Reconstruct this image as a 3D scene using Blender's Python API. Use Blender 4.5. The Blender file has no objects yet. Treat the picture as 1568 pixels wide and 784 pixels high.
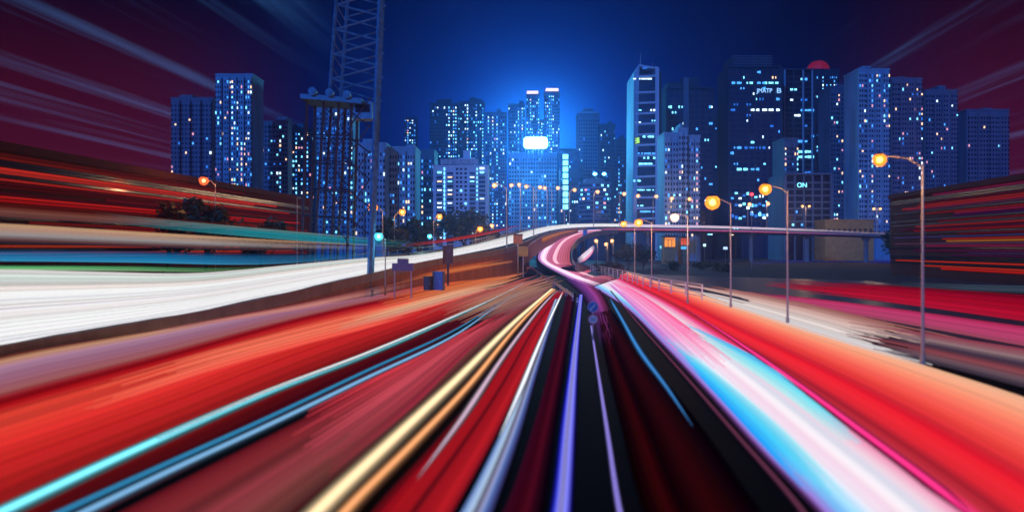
import bpy, math, random
from mathutils import Vector, Matrix
random.seed(7)
R = math.radians
SC = bpy.context.scene
COL = SC.collection

# ------------------------------------------------------------------ camera
EYE, F, VH, UC = 6.8, 1100.0, 380.0, 784.0      # eye height (m), focal length / horizon row / centre column (px of a 1568 px wide picture)
cd = bpy.data.cameras.new('camera'); cam = bpy.data.objects.new('camera', cd); COL.objects.link(cam)
cam.location = (0, 0, EYE); cam.rotation_euler = (R(90), 0, 0)
cd.sensor_width = 36; cd.lens = 36*F/1568; cd.shift_y = -12/1568
cd.clip_start = 0.1; cd.clip_end = 6000
SC.camera = cam
cd.dof.use_dof = True; cd.dof.focus_distance = 260; cd.dof.aperture_fstop = 0.14   # wide open lens, focused on the skyline

# ------------------------------------------------------------------ world: night sky over a lit city
SUN_EL, SUN_AZ = 24, 200
w = bpy.data.worlds.new('World'); SC.world = w; w.use_nodes = True
nt = w.node_tree; nt.nodes.clear()
def N(t, **k):
    n = nt.nodes.new(t)
    for a, b in k.items(): setattr(n, a, b)
    return n
def put(s, v):
    if isinstance(v, bpy.types.NodeSocket): nt.links.new(v, s)
    else: s.default_value = v
def M(op, a, b=0.0, c=None, clamp=False):
    n = N('ShaderNodeMath', operation=op, use_clamp=clamp); put(n.inputs[0], a); put(n.inputs[1], b)
    if c is not None: put(n.inputs[2], c)
    return n.outputs[0]
def SS(x, lo, hi):
    n = N('ShaderNodeMapRange', interpolation_type='SMOOTHSTEP'); put(n.inputs[0], x)
    n.inputs[1].default_value = lo; n.inputs[2].default_value = hi; n.inputs[3].default_value = 0; n.inputs[4].default_value = 1
    return n.outputs[0]
def SCALE(col, f):
    n = N('ShaderNodeVectorMath', operation='SCALE'); put(n.inputs[0], col); put(n.inputs['Scale'], f); return n.outputs[0]
def ADD(a, b):
    n = N('ShaderNodeVectorMath', operation='ADD'); put(n.inputs[0], a); put(n.inputs[1], b); return n.outputs[0]
tc = N('ShaderNodeTexCoord').outputs['Generated']
sp = N('ShaderNodeSeparateXYZ'); put(sp.inputs[0], tc); dx, dy, dz = sp.outputs
az = M('ARCTAN2', dx, dy)                                        # azimuth east of the road's direction
def glow(u, v, p):
    d = Vector(((u-UC)/F, 1, (VH-v)/F)).normalized()
    n = N('ShaderNodeVectorMath', operation='DOT_PRODUCT'); put(n.inputs[0], tc); n.inputs[1].default_value = d
    return M('POWER', M('MAXIMUM', n.outputs['Value'], 0.0), p)
sky = N('ShaderNodeTexSky', sky_type='NISHITA', sun_disc=False)
sky.sun_elevation = R(-4); sky.sun_rotation = R(SUN_AZ); sky.altitude = 0
base = SCALE(sky.outputs[0], 0.02)
col = ADD(base, SCALE((0.0, 0.0006, 0.010), 1.0))
col = ADD(col, ADD(SCALE((0.0, 0.008, 0.13), glow(820, 250, 40)), SCALE((0.0, 0.05, 0.55), glow(820, 235, 160))))
col = ADD(col, SCALE((0.0, 0.0015, 0.030), glow(830, 300, 9)))
col = ADD(col, SCALE((0.02, 0.40, 1.2), glow(820, 220, 600)))
col = ADD(col, SCALE((-0.000, -0.001, -0.02), SS(dz, 0.15, 0.5)))
left = SS(az, -0.24, -0.50); right = SS(az, 0.38, 0.60)
low = SS(dz, 0.34, 0.06)
col = ADD(SCALE(col, M('SUBTRACT', 1.0, M('MULTIPLY', left, 0.9))), SCALE((0.11, 0.0040, 0.002), M('MULTIPLY', left, M('ADD', 0.0, low))))
col = ADD(SCALE(col, M('SUBTRACT', 1.0, M('MULTIPLY', right, 0.75))), SCALE((0.09, 0.0040, 0.012), M('MULTIPLY', right, M('ADD', 0.12, low))))
# radiating light streaks put into the sky as cloud bands running along the road
zc = M('MAXIMUM', dz, 0.03)
cm = N('ShaderNodeCombineXYZ'); put(cm.inputs[0], M('DIVIDE', M('SUBTRACT', dx, M('MULTIPLY', dy, 0.085)), zc)); put(cm.inputs[1], M('MULTIPLY', M('DIVIDE', dy, zc), 0.035))
nz = N('ShaderNodeTexNoise'); put(nz.inputs['Vector'], cm.outputs[0]); nz.inputs['Scale'].default_value = 2.1; nz.inputs['Detail'].default_value = 5; nz.inputs['Roughness'].default_value = 0.62
cl = M('MULTIPLY', SS(nz.outputs[0], 0.50, 0.78), SS(dz, 0.03, 0.12))
side = M('MAXIMUM', SS(az, -0.22, -0.40), SS(az, 0.36, 0.52))
col = ADD(col, SCALE((0.035, 0.13, 0.34), M('MULTIPLY', cl, side)))
col = ADD(col, SCALE((0.004, 0.010, 0.05), M('MULTIPLY', cl, 0.5)))
up = SS(dz, -0.25, -0.02)
bg = N('ShaderNodeBackground'); put(bg.inputs[0], SCALE(col, up)); bg.inputs[1].default_value = 1.0
out = N('ShaderNodeOutputWorld'); nt.links.new(bg.outputs[0], out.inputs[0])

# ------------------------------------------------------------------ blue fill sun added to light the facades; exposure
sl = bpy.data.lights.new('blue_fill', 'SUN'); so = bpy.data.objects.new('blue_fill', sl); COL.objects.link(so)
sl.energy = 1.9; sl.angle = R(0.5); sl.color = (0.02, 0.24, 1.0)
so.rotation_euler = (R(90-SUN_EL), 0, R(-28))
SC.view_settings.view_transform = 'Standard'; SC.view_settings.look = 'None'
SC.view_settings.exposure = 0; SC.view_settings.gamma = 1
SC.render.engine = 'CYCLES'
cy = SC.cycles
cy.use_denoising = True; cy.denoiser = 'OPENIMAGEDENOISE'
cy.max_bounces = 6; cy.diffuse_bounces = 2; cy.glossy_bounces = 3; cy.volume_bounces = 1; cy.transmission_bounces = 2
cy.sample_clamp_indirect = 3.0; cy.sample_clamp_direct = 12.0

# ------------------------------------------------------------------ helpers
def lin(c):
    return tuple((x/255/12.92 if x/255 <= .04045 else ((x/255+.055)/1.055)**2.4) for x in c)
def g(u, v, z=0.0):
    Y = F*(EYE-z)/(v-VH); return Vector(((u-UC)/F*Y, Y, z))
def at(u, v, Y):
    return Vector(((u-UC)*Y/F, Y, EYE-(v-VH)*Y/F))
MATS = {}
def mat(name, base=(.3,.3,.3), rough=.7, metal=0.0, var=0.0, scale=1.0, emit=None, strength=1.0, bump=0.0, stretch=(1,1,1), sample=True, spec=0.5, band=None):
    if name in MATS: return MATS[name]
    m = bpy.data.materials.new(name); m.use_nodes = True; t = m.node_tree; b = t.nodes['Principled BSDF']
    b.inputs['Base Color'].default_value = (*base, 1); b.inputs['Roughness'].default_value = rough; b.inputs['Metallic'].default_value = metal
    b.inputs['Specular IOR Level'].default_value = spec
    if var or bump:
        co = t.nodes.new('ShaderNodeTexCoord'); mp = t.nodes.new('ShaderNodeMapping'); mp.inputs['Scale'].default_value = stretch
        t.links.new(co.outputs['Object'], mp.inputs[0])
        n = t.nodes.new('ShaderNodeTexNoise'); n.inputs['Scale'].default_value = scale; n.inputs['Detail'].default_value = 6; n.inputs['Roughness'].default_value = .65
        t.links.new(mp.outputs[0], n.inputs['Vector'])
        if var:
            r = t.nodes.new('ShaderNodeValToRGB')
            r.color_ramp.elements[0].position = .3; r.color_ramp.elements[1].position = .72
            r.color_ramp.elements[0].color = (*[x*(1-var) for x in base], 1); r.color_ramp.elements[1].color = (*[min(1, x*(1+var)) for x in base], 1)
            t.links.new(n.outputs[0], r.inputs[0]); t.links.new(r.outputs[0], b.inputs['Base Color'])
            mr = t.nodes.new('ShaderNodeMapRange'); mr.inputs[3].default_value = max(.03, rough-.12); mr.inputs[4].default_value = min(1, rough+.12)
            t.links.new(n.outputs[0], mr.inputs[0]); t.links.new(mr.outputs[0], b.inputs['Roughness'])
        if bump:
            bp = t.nodes.new('ShaderNodeBump'); bp.inputs['Strength'].default_value = bump; bp.inputs['Distance'].default_value = .05
            t.links.new(n.outputs[0], bp.inputs['Height']); t.links.new(bp.outputs[0], b.inputs['Normal'])
    if emit is not None:
        b.inputs['Emission Color'].default_value = (*emit, 1); b.inputs['Emission Strength'].default_value = strength
        if not sample: m.cycles.emission_sampling = 'NONE'
    MATS[name] = m; return m
def light_mat(c, s=1.0):
    c = tuple(int(round(x/5))*5 for x in c); s = round(s, 1)
    n = 'light_%d_%d_%d_%d' % (*c, s*10)
    if n in MATS: return MATS[n]
    return mat(n, (.0,.0,.0), .9, emit=lin(c), strength=s, spec=0)

class MB:
    def __init__(s): s.v = []; s.f = []; s.mi = []; s.ms = []
    def m(s, mt):
        if mt not in s.ms: s.ms.append(mt)
        return s.ms.index(mt)
    def add(s, vs, fs, mt=None):
        o = len(s.v); s.v += [tuple(x) for x in vs]; i = s.m(mt) if mt else 0
        for f in fs: s.f.append([o+k for k in f]); s.mi.append(i)
    def box(s, x0, x1, y0, y1, z0, z1, mt=None):
        s.add([(x0,y0,z0),(x1,y0,z0),(x1,y1,z0),(x0,y1,z0),(x0,y0,z1),(x1,y0,z1),(x1,y1,z1),(x0,y1,z1)],
              [(3,2,1,0),(4,5,6,7),(0,1,5,4),(1,2,6,5),(2,3,7,6),(3,0,4,7)], mt)
    def bar(s, a, b, r0, r1=None, n=6, mt=None):
        a = Vector(a); b = Vector(b); r1 = r0 if r1 is None else r1
        d = (b-a).normalized(); u = d.cross(Vector((0,0,1)))
        if u.length < .01: u = Vector((1,0,0))
        u.normalize(); w_ = d.cross(u)
        P = [a+(u*math.cos(k*2*math.pi/n)+w_*math.sin(k*2*math.pi/n))*r0 for k in range(n)] + [b+(u*math.cos(k*2*math.pi/n)+w_*math.sin(k*2*math.pi/n))*r1 for k in range(n)]
        s.add(P, [(k, n+k, n+(k+1) % n, (k+1) % n) for k in range(n)] + [tuple(range(n)), tuple(range(2*n-1, n-1, -1))], mt)
    def tube(s, pts, r, n=6, mt=None):
        for a, b in zip(pts[:-1], pts[1:]): s.bar(a, b, r, n=n, mt=mt)
    def lathe(s, prof, n=16, c=(0,0,0), mt=None):
        k = len(prof); P = []
        for i in range(n):
            a = 2*math.pi*i/n
            P += [(c[0]+r*math.cos(a), c[1]+r*math.sin(a), c[2]+z) for r, z in prof]
        s.add(P, [(i*k+j, ((i+1) % n)*k+j, ((i+1) % n)*k+j+1, i*k+j+1) for i in range(n) for j in range(k-1)], mt)
    def sweep(s, rows, closed=False, mt=None):           # rows of equal length joined by quads
        k = len(rows[0]); P = [p for r in rows for p in r]
        fs = [(i*k+j, (i+1)*k+j, (i+1)*k+(j+1) % k, i*k+(j+1) % k) for i in range(len(rows)-1) for j in range(k if closed else k-1)]
        if closed: fs += [tuple(range(k-1, -1, -1)), tuple((len(rows)-1)*k+j for j in range(k))]
        s.add(P, fs, mt)
    def build(s, name, mt=None, parent=None, loc=(0,0,0), smooth=False):
        me = bpy.data.meshes.new(name); me.from_pydata(s.v, [], s.f)
        if s.ms:
            for x in s.ms: me.materials.append(x)
            me.polygons.foreach_set('material_index', s.mi)
        elif mt: me.materials.append(mt)
        if smooth: me.polygons.foreach_set('use_smooth', [True]*len(me.polygons))
        me.update()
        o = bpy.data.objects.new(name, me); COL.objects.link(o); o.location = loc
        if parent: o.parent = parent
        return o
def tag(o, label=None, cat=None, group=None, kind=None):
    if label: o['label'] = label
    if cat: o['category'] = cat
    if group: o['group'] = group
    if kind: o['kind'] = kind
    return o
def empty(name, loc, rz=0, label=None, cat=None, group=None):
    o = bpy.data.objects.new(name, None); COL.objects.link(o); o.location = loc; o.rotation_euler = (0, 0, rz); o.empty_display_size = .3
    return tag(o, label, cat, group)
def copy_tree(o, parent=None):
    c = o.copy(); COL.objects.link(c)
    if parent: c.parent = parent
    for ch in list(o.children): copy_tree(ch, c)
    return c
def spline(P, n):                                        # Catmull-Rom through tuples, n samples
    P = [Vector(p) for p in P]; Q = [2*P[0]-P[1]] + P + [2*P[-1]-P[-2]]
    L = [0.0]
    for a, b in zip(P[:-1], P[1:]): L.append(L[-1] + (b-a).length)
    res = []
    for i in range(n):
        d = L[-1]*i/(n-1); k = 0
        while k < len(P)-2 and d > L[k+1]: k += 1
        t = (d-L[k])/max(1e-6, L[k+1]-L[k])
        a, b, c, e = Q[k], Q[k+1], Q[k+2], Q[k+3]
        m1 = (c-a)*.5; m2 = (e-b)*.5
        seg = L[k+1]-L[k]
        la = (b-a).length or seg; lc = (e-c).length or seg
        m1 = ((b-a)/la + (c-b)/max(seg, 1e-6))*.5*seg; m2 = ((c-b)/max(seg, 1e-6) + (e-c)/lc)*.5*seg
        h = t*t
        res.append(b*(2*t*h-3*h+1) + m1*(t*h-2*h+t) + c*(-2*t*h+3*h) + m2*(t*h-h))
    return res
def stops(S, t):
    for (a, ca), (b, cb) in zip(S[:-1], S[1:]):
        if t <= b:
            k = 0 if b == a else max(0, (t-a)/(b-a)); return tuple(x+(y-x)*k for x, y in zip(ca, cb))
    return S[-1][1]

# ------------------------------------------------------------------ materials
ASPH = mat('wet_asphalt', (.010,.009,.009), .80, var=.45, scale=.9, bump=.15, stretch=(1, .25, 1), spec=.012)
EARTH = mat('dark_ground', (.05,.045,.04), .85, var=.5, scale=.08, bump=.3)
CONC = mat('concrete', (.30,.28,.26), .8, var=.25, scale=.5, bump=.15, stretch=(1,1,.3))
CONC_WARM = mat('ochre_concrete', (.34,.18,.11), .8, var=.3, scale=.6, bump=.15, stretch=(1,1,.3))
STEEL = mat('galvanised_steel', (.45,.46,.48), .4, metal=.7, var=.15, scale=3)
PALE = mat('pale_paint', (.70,.66,.58), .5, var=.15, scale=2)
POLE = mat('painted_pole', (.42,.36,.30), .5, metal=.3, var=.15, scale=2)
BLUEP = mat('blue_paint', (.05,.12,.35), .45, var=.2, scale=2)
ORANGEP = mat('orange_paint', (.65,.22,.05), .5, var=.2, scale=2)
DARKM = mat('dark_metal', (.06,.06,.07), .5, metal=.4, var=.2, scale=2)
WHITEP = mat('road_paint', (.75,.75,.72), .5, var=.25, scale=4)
LEAF = mat('dark_leaves', (.045,.075,.025), .6, var=.5, scale=.6)
LEAFO = mat('brownish_leaves', (.10,.075,.025), .6, var=.5, scale=.6)  # browner leaf tone than the dark leaves
BARK = mat('bark', (.09,.06,.04), .9, var=.4, scale=4, bump=.4)
CRANEP = mat('pale_blue_crane_paint', (.07,.26,.42), .5, var=.4, scale=1.2)
CRANED = mat('rusty_dark_steel', (.06,.06,.08), .6, var=.4, scale=1.5)
GLASS = mat('dark_window_glass', (.012,.018,.03), .18, spec=.6)
GLASSB = mat('blue_curtain_glass', (.02,.05,.11), .2, var=.3, scale=.06, spec=.7)
W_PALE = mat('pale_render', (.30,.46,.58), .8, var=.3, scale=.15, stretch=(1,1,.2))
W_GREY = mat('grey_render', (.10,.16,.24), .8, var=.25, scale=.15, stretch=(1,1,.2))
W_DARK = mat('dark_render', (.035,.055,.09), .8, var=.25, scale=.15, stretch=(1,1,.2))
W_PINK = mat('pinkish_tile', (.30,.22,.28), .8, var=.25, scale=.15, stretch=(1,1,.2))
W_WHITE = mat('white_cladding', (.50,.66,.80), .55, var=.12, scale=.2, stretch=(1,1,.2))
W_RED = mat('dark_red_brick', (.10,.018,.013), .85, var=.35, scale=.4)
W_OCHRE = mat('ochre_render', (.42,.28,.10), .8, var=.25, scale=.4)
LITC = [mat('lit_window_cyan', (.05,.05,.05), .5, emit=lin((120,220,255)), strength=2.6, sample=False),
        mat('lit_window_blue', (.05,.05,.05), .5, emit=lin((70,160,255)), strength=2.0, sample=False),
        mat('lit_window_white', (.05,.05,.05), .5, emit=lin((205,238,255)), strength=2.8, sample=False),
        mat('lit_window_dim', (.05,.05,.05), .5, emit=lin((40,115,225)), strength=1.3, sample=False),
        mat('lit_window_warm', (.05,.05,.05), .5, emit=lin((255,205,160)), strength=2.2, sample=False),
        mat('lit_window_rose', (.05,.05,.05), .5, emit=lin((225,150,170)), strength=1.6, sample=False)]
SODIUM = mat('sodium_lamp', (.8,.7,.5), .4, emit=(1.0,.50,.13), strength=16)
SODIUMF = mat('far_sodium_lamp', (.8,.7,.5), .4, emit=(1.0,.60,.30), strength=12)
CYANL = mat('cyan_lamp', (.7,.8,.8), .4, emit=(.25,.85,1.0), strength=14)
WHITEL = mat('white_lamp', (.8,.8,.8), .4, emit=(1.0,.80,.70), strength=14)

def globe(name, c, bulb):  # tinted shell shaped to give each bulb a soft coloured glow
    m = bpy.data.materials.new(name); m.use_nodes = True; t = m.node_tree; t.nodes.remove(t.nodes['Principled BSDF'])
    tl = t.nodes.new('ShaderNodeBsdfTranslucent'); tl.inputs[0].default_value = (*c, 1); tp = t.nodes.new('ShaderNodeBsdfTransparent'); tp.inputs[0].default_value = (*[.5+.5*x for x in c], 1)
    mx = t.nodes.new('ShaderNodeMixShader'); mx.inputs[0].default_value = .55; t.links.new(tp.outputs[0], mx.inputs[1]); t.links.new(tl.outputs[0], mx.inputs[2]); t.links.new(mx.outputs[0], t.nodes['Material Output'].inputs[0]); GLOBE[bulb.name] = m
GLOBE = {}
REDOR = mat('red_orange_lamp', (.8,.5,.4), .4, emit=(1,.34,.16), strength=12)
for n_, c_, k_ in (('amber_frosted_glass', (.95,.50,.14), SODIUM), ('pale_amber_frosted_glass', (.95,.60,.32), SODIUMF), ('cyan_frosted_glass', (.3,.85,.95), CYANL), ('rose_frosted_glass', (.95,.75,.68), WHITEL), ('red_frosted_glass', (.95,.35,.2), REDOR), ('clear_glass', (.6,.6,.6), PALE)): globe(n_, c_, k_)

# ------------------------------------------------------------------ the setting
def sheet(name, pts, z, mt):
    b = MB(); b.add([(x, y, z) for x, y in pts], [tuple(range(len(pts)))]); return tag(b.build(name, mt), kind='structure')
sheet('ground', [(-1290,-50),(1290,-50),(1290,1290),(-1290,1290)], 0, EARTH)
def road_from(name, Lp, Rp, z, mt=ASPH, n=30):
    A = spline([(*p, 0) for p in Lp], n); B = spline([(*p, 0) for p in Rp], n)
    b = MB(); b.sweep([[g(p.x, p.y)+Vector((0,0,z)), g(q.x, q.y)+Vector((0,0,z))] for p, q in zip(A, B)]); return tag(b.build(name, mt), kind='structure')
sheet('road', [(-34,-20),(30,-20),(34,60),(26,125),(17,175),(7,200),(-6,150),(-16,95),(-24,66),(-33,42)], .006, ASPH)
sheet('pavement', [(26,126),(34,61),(30,-20),(64,-20),(70,60),(74,150),(30,190),(18,178)], .004, mat('damp_paving', (.10,.09,.09), .4, var=.4, scale=.5, bump=.15))
b = MB()
for u, v in ((775,452),(815,460),(740,446)):
    p = g(u, v); b.add([p+Vector((-1.1,-.6,.010)), p+Vector((1.1,-.6,.010)), p+Vector((1.1,.6,.010)), p+Vector((-1.1,.6,.010))], [(0,1,2,3)])
tag(b.build('lane_marking', WHITEP), kind='structure')
# hills behind the city
b = MB(); rows = []
for i in range(81):
    x = -1200+i*30; hh = 150 + 75*math.sin(i*.21+1.2) + 30*math.sin(i*.53) + 12*math.sin(i*1.7); hh *= (1 if x < 250 else .75)
    hh *= .62; rows.append([(x, 950, -5), (x, 1010+20*math.sin(i*.9), hh*.55), (x, 1100, hh), (x, 1240, -5)])
b.sweep(rows); tag(b.build('hills', mat('wooded_hill', (.03,.045,.03), .95, var=.5, scale=.02), smooth=True), kind='structure')

# ------------------------------------------------------------------ the flyover (rises from the left, bends right behind the ramp)
VN = [(-260,600,32,.02),(0,540,45,0),(300,485,63,0),(450,452,79,0),(560,425,98,0),(660,402,130,0),(776,382,172,0),(842,357,265,0),(900,350.5,320,0),(1000,350.5,352,0),(1117,353,357,0),(1240,356,350,0),(1400,361,330,0),(1568,367,300,0),(1900,378,250,0)]
VP = spline([at(u, v, Y) for u, v, Y, _ in VN], 160)
def normal_at(P, i):
    a = P[max(0, i-1)]; c = P[min(len(P)-1, i+1)]; d = (c-a); d.z = 0; d.normalize(); return Vector((-d.y, d.x, 0))
VD = [normal_at(VP, i) for i in range(len(VP))]
DW = 10.5
def prof(P, D, pts, i0=0, i1=None):
    i1 = len(P) if i1 is None else i1
    return [[P[i] + D[i]*a + Vector((0,0,z)) for a, z in pts] for i in range(i0, i1)]
fly = empty('flyover', (0,0,0), 0, 'long concrete flyover climbing from the left foreground and bending right in front of the towers', 'flyover')
b = MB(); b.sweep(prof(VP, VD, [(0,0),(DW,0),(DW,-.7),(DW-2.2,-1.7),(2.2,-1.7),(0,-.7)]), closed=True); b.build('deck', CONC, fly)
b = MB(); b.sweep(prof(VP, VD, [(.36,.008),(DW-.36,.008)])); b.build('carriageway', ASPH, fly)
for a, h in ((0,.4),(DW-.3,1.0)):
    b = MB(); b.sweep(prof(VP, VD, [(a,.002),(a,h),(a+.3,h),(a+.3,.002)][::-1]), closed=True); b.build('parapet', CONC, fly)
b = MB()
iw = next(i for i, p in enumerate(VP) if p.y > 205)
rows = [[VP[i]+VD[i]*.12+Vector((0,0,-.702)), Vector((VP[i].x+VD[i].x*.12, VP[i].y+VD[i].y*.12, -.1))] for i in range(0, iw)]
b.sweep(rows); b.build('retaining_wall', CONC_WARM, fly)
for i in range(iw+4, len(VP)-2, 7):
    b = MB(); c = VP[i]+VD[i]*DW*.5; zt = c.z-1.702
    if zt < 2: continue
    b.lathe([(0,0),(1.1,0),(.95,zt-2.2),(1.0,zt-1.6),(2.2,zt-.3),(2.2,zt),(0,zt)], 12); b.build('pier', CONC, fly, loc=(c.x, c.y, 0))
b = MB()
for i in range(20, len(VP)-2, 1):
    p = VP[i]+VD[i]*(DW-.15)+Vector((0,0,1.0)); b.box(p.x-.05, p.x+.05, p.y-.05, p.y+.05, p.z, p.z+.9)
q = [VP[i]+VD[i]*(DW-.15)+Vector((0,0,1.85)) for i in range(20, len(VP)-2)]
b.tube(q, .06, 4); b.build('railing', STEEL, fly)

# ------------------------------------------------------------------ the slip ramp that bends up to meet it
RL = [(903,441,134),(856,421,172),(826,403,198),(822,390,228),(834,374,258),(850,362.5,288),(868,356,306),(890,353,317),(912,352,322)]
RR = [(948,427,0),(905,414,0),(881,408,188),(875,394,222),(879,376,262),(889,367,282),(905,360,300),(925,356,313),(945,354.5,322)]
RLw = [g(u, v) if i < 1 else at(u, v, Y) for i, (u, v, Y) in enumerate(RL)]
RRw = [g(u, v) if i < 2 else at(u, v, Y) for i, (u, v, Y) in enumerate(RR)]
RLs = spline(RLw, 60); RRs = spline(RRw, 60)
ramp = empty('slip_ramp', (0,0,0), 0, 'curved pink lit slip ramp climbing from the road to join the flyover', 'ramp')
dn = Vector((0,0,-1.1))
b = MB(); b.sweep([[a+Vector((0,0,.02)), c+Vector((0,0,.02)), c+dn, a+dn] for a, c in zip(RLs, RRs)], closed=True); b.build('deck', ASPH, ramp)
for P, Q, m_, nm in ((RLs, RRs, BLUEP, 'parapet'), (RRs, RLs, CONC, 'parapet')):
    rows = []
    for a, c in zip(P, Q):
        d = (c-a).normalized(); e = a - d*.3
        rows.append([a+Vector((0,0,-1.0)), a+Vector((0,0,1.0)), e+Vector((0,0,1.0)), e+Vector((0,0,-1.0))])
    b = MB(); b.sweep(rows[(24 if m_ is BLUEP else 8):], closed=True); o = b.build(nm, m_, ramp)
    if m_ is BLUEP: o['label'] = 'blue painted left parapet'
for i in range(24, 58, 6):
    c = (RLs[i]+RRs[i])/2; zt = c.z-1.12
    if zt < 2: continue
    b = MB(); b.lathe([(0,0),(.9,0),(.9,zt-1),(1.8,zt-.1),(1.8,zt),(0,zt)], 12); b.build('pier', CONC, ramp, loc=(c.x, c.y, 0))
# ochre wall between the ramp and the flyover
b = MB(); OW = spline([at(800,388,186), at(818,374,205), at(838,363,245), at(862,356,285), at(884,352.5,305)], 24)
b.sweep([[p+Vector((0,0,.9)), p+Vector((.4,.4,.9)), Vector((p.x+.4, p.y+.4, max(0, p.z-3.2))), Vector((p.x, p.y, max(0, p.z-3.2)))] for p in OW], closed=True)
tag(b.build('retaining_wall', CONC_WARM), 'ochre wall curving up between the blue ramp parapet and the flyover', 'wall')

# ------------------------------------------------------------------ traffic light trails along the roads, built as glowing strands
def strand(b, rows, h0, h1, mt):
    """rows: (left point, right point); a flat bar from height h0 to h1"""
    b.sweep([[l+Vector((0,0,h0)), l+Vector((0,0,h1)), r+Vector((0,0,h1)), r+Vector((0,0,h0))] for l, r in rows], closed=True, mt=mt)
def band(label, Lp, Rp, cols, n, strength=1.0, gap=0.0, jit=.10, taper=(0, 0), z=.06, N_=44, proj=None, group=None, name='light_streak', near=(0, .0), cat='light streak', ragged=0.0):
    A = spline([(*p, 0) for p in Lp], N_); B = spline([(*p, 0) for p in Rp], N_)
    proj = proj or (lambda u, v, s: g(u, v))
    b = MB()
    for k in range(n):
        s0 = (k+gap*random.random()*.5)/n; s1 = (k+1-gap*random.random()*.5)/n
        c = stops(cols, (k+.5)/n); j = 1+random.uniform(-jit, jit); c = tuple(max(0, min(255, x*j)) for x in c)  # glow gradient across the band painted strand by strand in emission colour
        i0 = int(ragged*random.random()*N_) if taper[0] else 0; i1 = N_ - (int(ragged*random.random()*N_) if taper[1] else 0)
        rows = []
        for i in range(i0, i1):
            t = (i-i0)/(i1-1-i0); f = 1.0
            if taper[0] and t < taper[0]: f = t/taper[0]
            if taper[1] and t > 1-taper[1]: f = min(f, (1-t)/taper[1])
            f = max(.02, f); sm = (s0+s1)/2; a_ = sm+(s0-sm)*f; b_ = sm+(s1-sm)*f
            P = A[i].lerp(B[i], a_); Q = A[i].lerp(B[i], b_)
            rows.append((proj(P.x, P.y, a_), proj(Q.x, Q.y, b_)))
        h = z + random.uniform(0, .02)
        strand(b, rows, h-.04, h, light_mat(c, strength))
    return tag(b.build(name), label, cat, group)
PROF = [(.10,.05),(.10,.14),(.09,.34),(.09,.68),(.24,1.0),(.09,.68),(.09,.34),(.10,.14),(.10,.05)]   # (share of the width, brightness) of the side by side strands, a soft glow edge set in colour
def line(label, C, w0, col, strength=1.0, off=0.0, taper=(0, 0), z=.08, N_=44, group=None, th=.05, spread=2.1):
    A = spline([(*p, 0) for p in C], N_); P = [g(p.x, p.y) for p in A]; W = w0*spread; x = -W/2; b = MB()
    for q, (sh, br) in enumerate(PROF):
        x0, x1 = x, x+sh*W; x = x1; rows = []
        for i, p in enumerate(P):
            d = normal_at(P, i); t = i/(N_-1); f = 1.0
            if taper[0] and t < taper[0]: f = t/taper[0]
            if taper[1] and t > 1-taper[1]: f = min(f, (1-t)/taper[1])
            f = max(f, .02); rows.append((p-d*x0*f, p-d*x1*f))
        c = tuple(255*((k/255)**2.2*br)**(1/2.2) for k in col)
        strand(b, rows, z-th, z+.004*min(q, 8-q), light_mat(c, strength))
    return tag(b.build('light_streak'), label, 'light streak', group)
GL, GR, GW = 'streaks of light on the left carriageway', 'streaks of light on the right carriageway', 'streaks of light along the flyover'
E0 = [(-90,572),(0,547),(250,502),(460,463),(620,434),(715,420)]
E1 = [(-90,650),(0,622),(250,552),(460,492),(620,455),(725,431)]
E2 = [(-90,735),(0,705),(240,620),(450,540),(620,484),(745,445)]
E3 = [(60,862),(135,800),(300,712),(440,640),(580,568),(690,512),(764,464)]
band('mauve and tan streak of light just below the dark edge of the white flyover band', E0, E1, [(0,(60,8,14)),(.10,(205,150,110)),(.25,(165,120,150)),(.5,(150,95,120)),(.75,(150,85,85)),(.9,(140,12,22)),(1,(120,5,16))], 22, group=GL, gap=.3, jit=.06)
band('bright red streak of light across the middle of the left carriageway', E1, E2, [(0,(160,8,20)),(.2,(205,60,45)),(.45,(225,62,50)),(.7,(225,50,45)),(1,(190,36,34))], 28, group=GL, gap=.3, jit=.08)
band('deep red streak of light ending at the broad cyan line', E2, E3, [(0,(190,36,34)),(.3,(165,28,28)),(.6,(95,14,16)),(.8,(60,5,14)),(1,(80,10,22))], 30, group=GL, gap=.5, jit=.10)
band('salmon streak of light widening toward the end of the left carriageway', [(130,596),(300,545),(460,503),(620,463),(730,436)], [(130,640),(300,580),(460,533),(600,495),(745,446)], [(0,(230,90,70)),(.5,(245,120,90)),(1,(235,75,65))], 12, group=GL, taper=(.35,.15), z=.14, ragged=.25, gap=.5)
band('pale peach streak of light fading out at the end of the left carriageway', [(500,500),(620,468),(700,446),(790,425)], [(480,520),(620,484),(720,456),(800,440)], [(0,(240,150,110)),(.5,(215,170,135)),(1,(230,110,95))], 9, group=GL, taper=(.4,.3), z=.19, ragged=.25, gap=.5)
line('broad cyan white line of light running diagonally over the left carriageway', [(-60,826),(30,782),(200,701),(400,611),(560,548),(680,496),(762,457),(800,436)], .42, (120,232,250), 1.7, group=GL, z=.2, taper=(0,.22))
line('white core of the broad cyan line of light', [(240,683),(400,610),(560,547),(680,495),(768,454),(804,435)], .22, (250,250,255), 1.3, group=GL, z=.25, taper=(.5,.22))
line('thin blue line of light beside the broad cyan line', [(60,812),(120,783),(250,722),(400,652),(560,574),(700,507),(758,470),(795,446)], .20, (50,140,190), 1.3, group=GL, z=.2, taper=(0,.22))
line('thin pale blue line of light, second below the broad cyan line', [(90,816),(155,783),(280,721),(400,664),(560,585),(700,515),(758,474),(798,450)], .24, (125,180,225), 1.4, group=GL, z=.2, taper=(0,.22))
E4 = [(130,816),(190,784),(400,676),(560,594),(700,522),(762,480)]
E5 = [(420,820),(462,784),(600,668),(700,573),(780,494),(822,462)]
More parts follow.
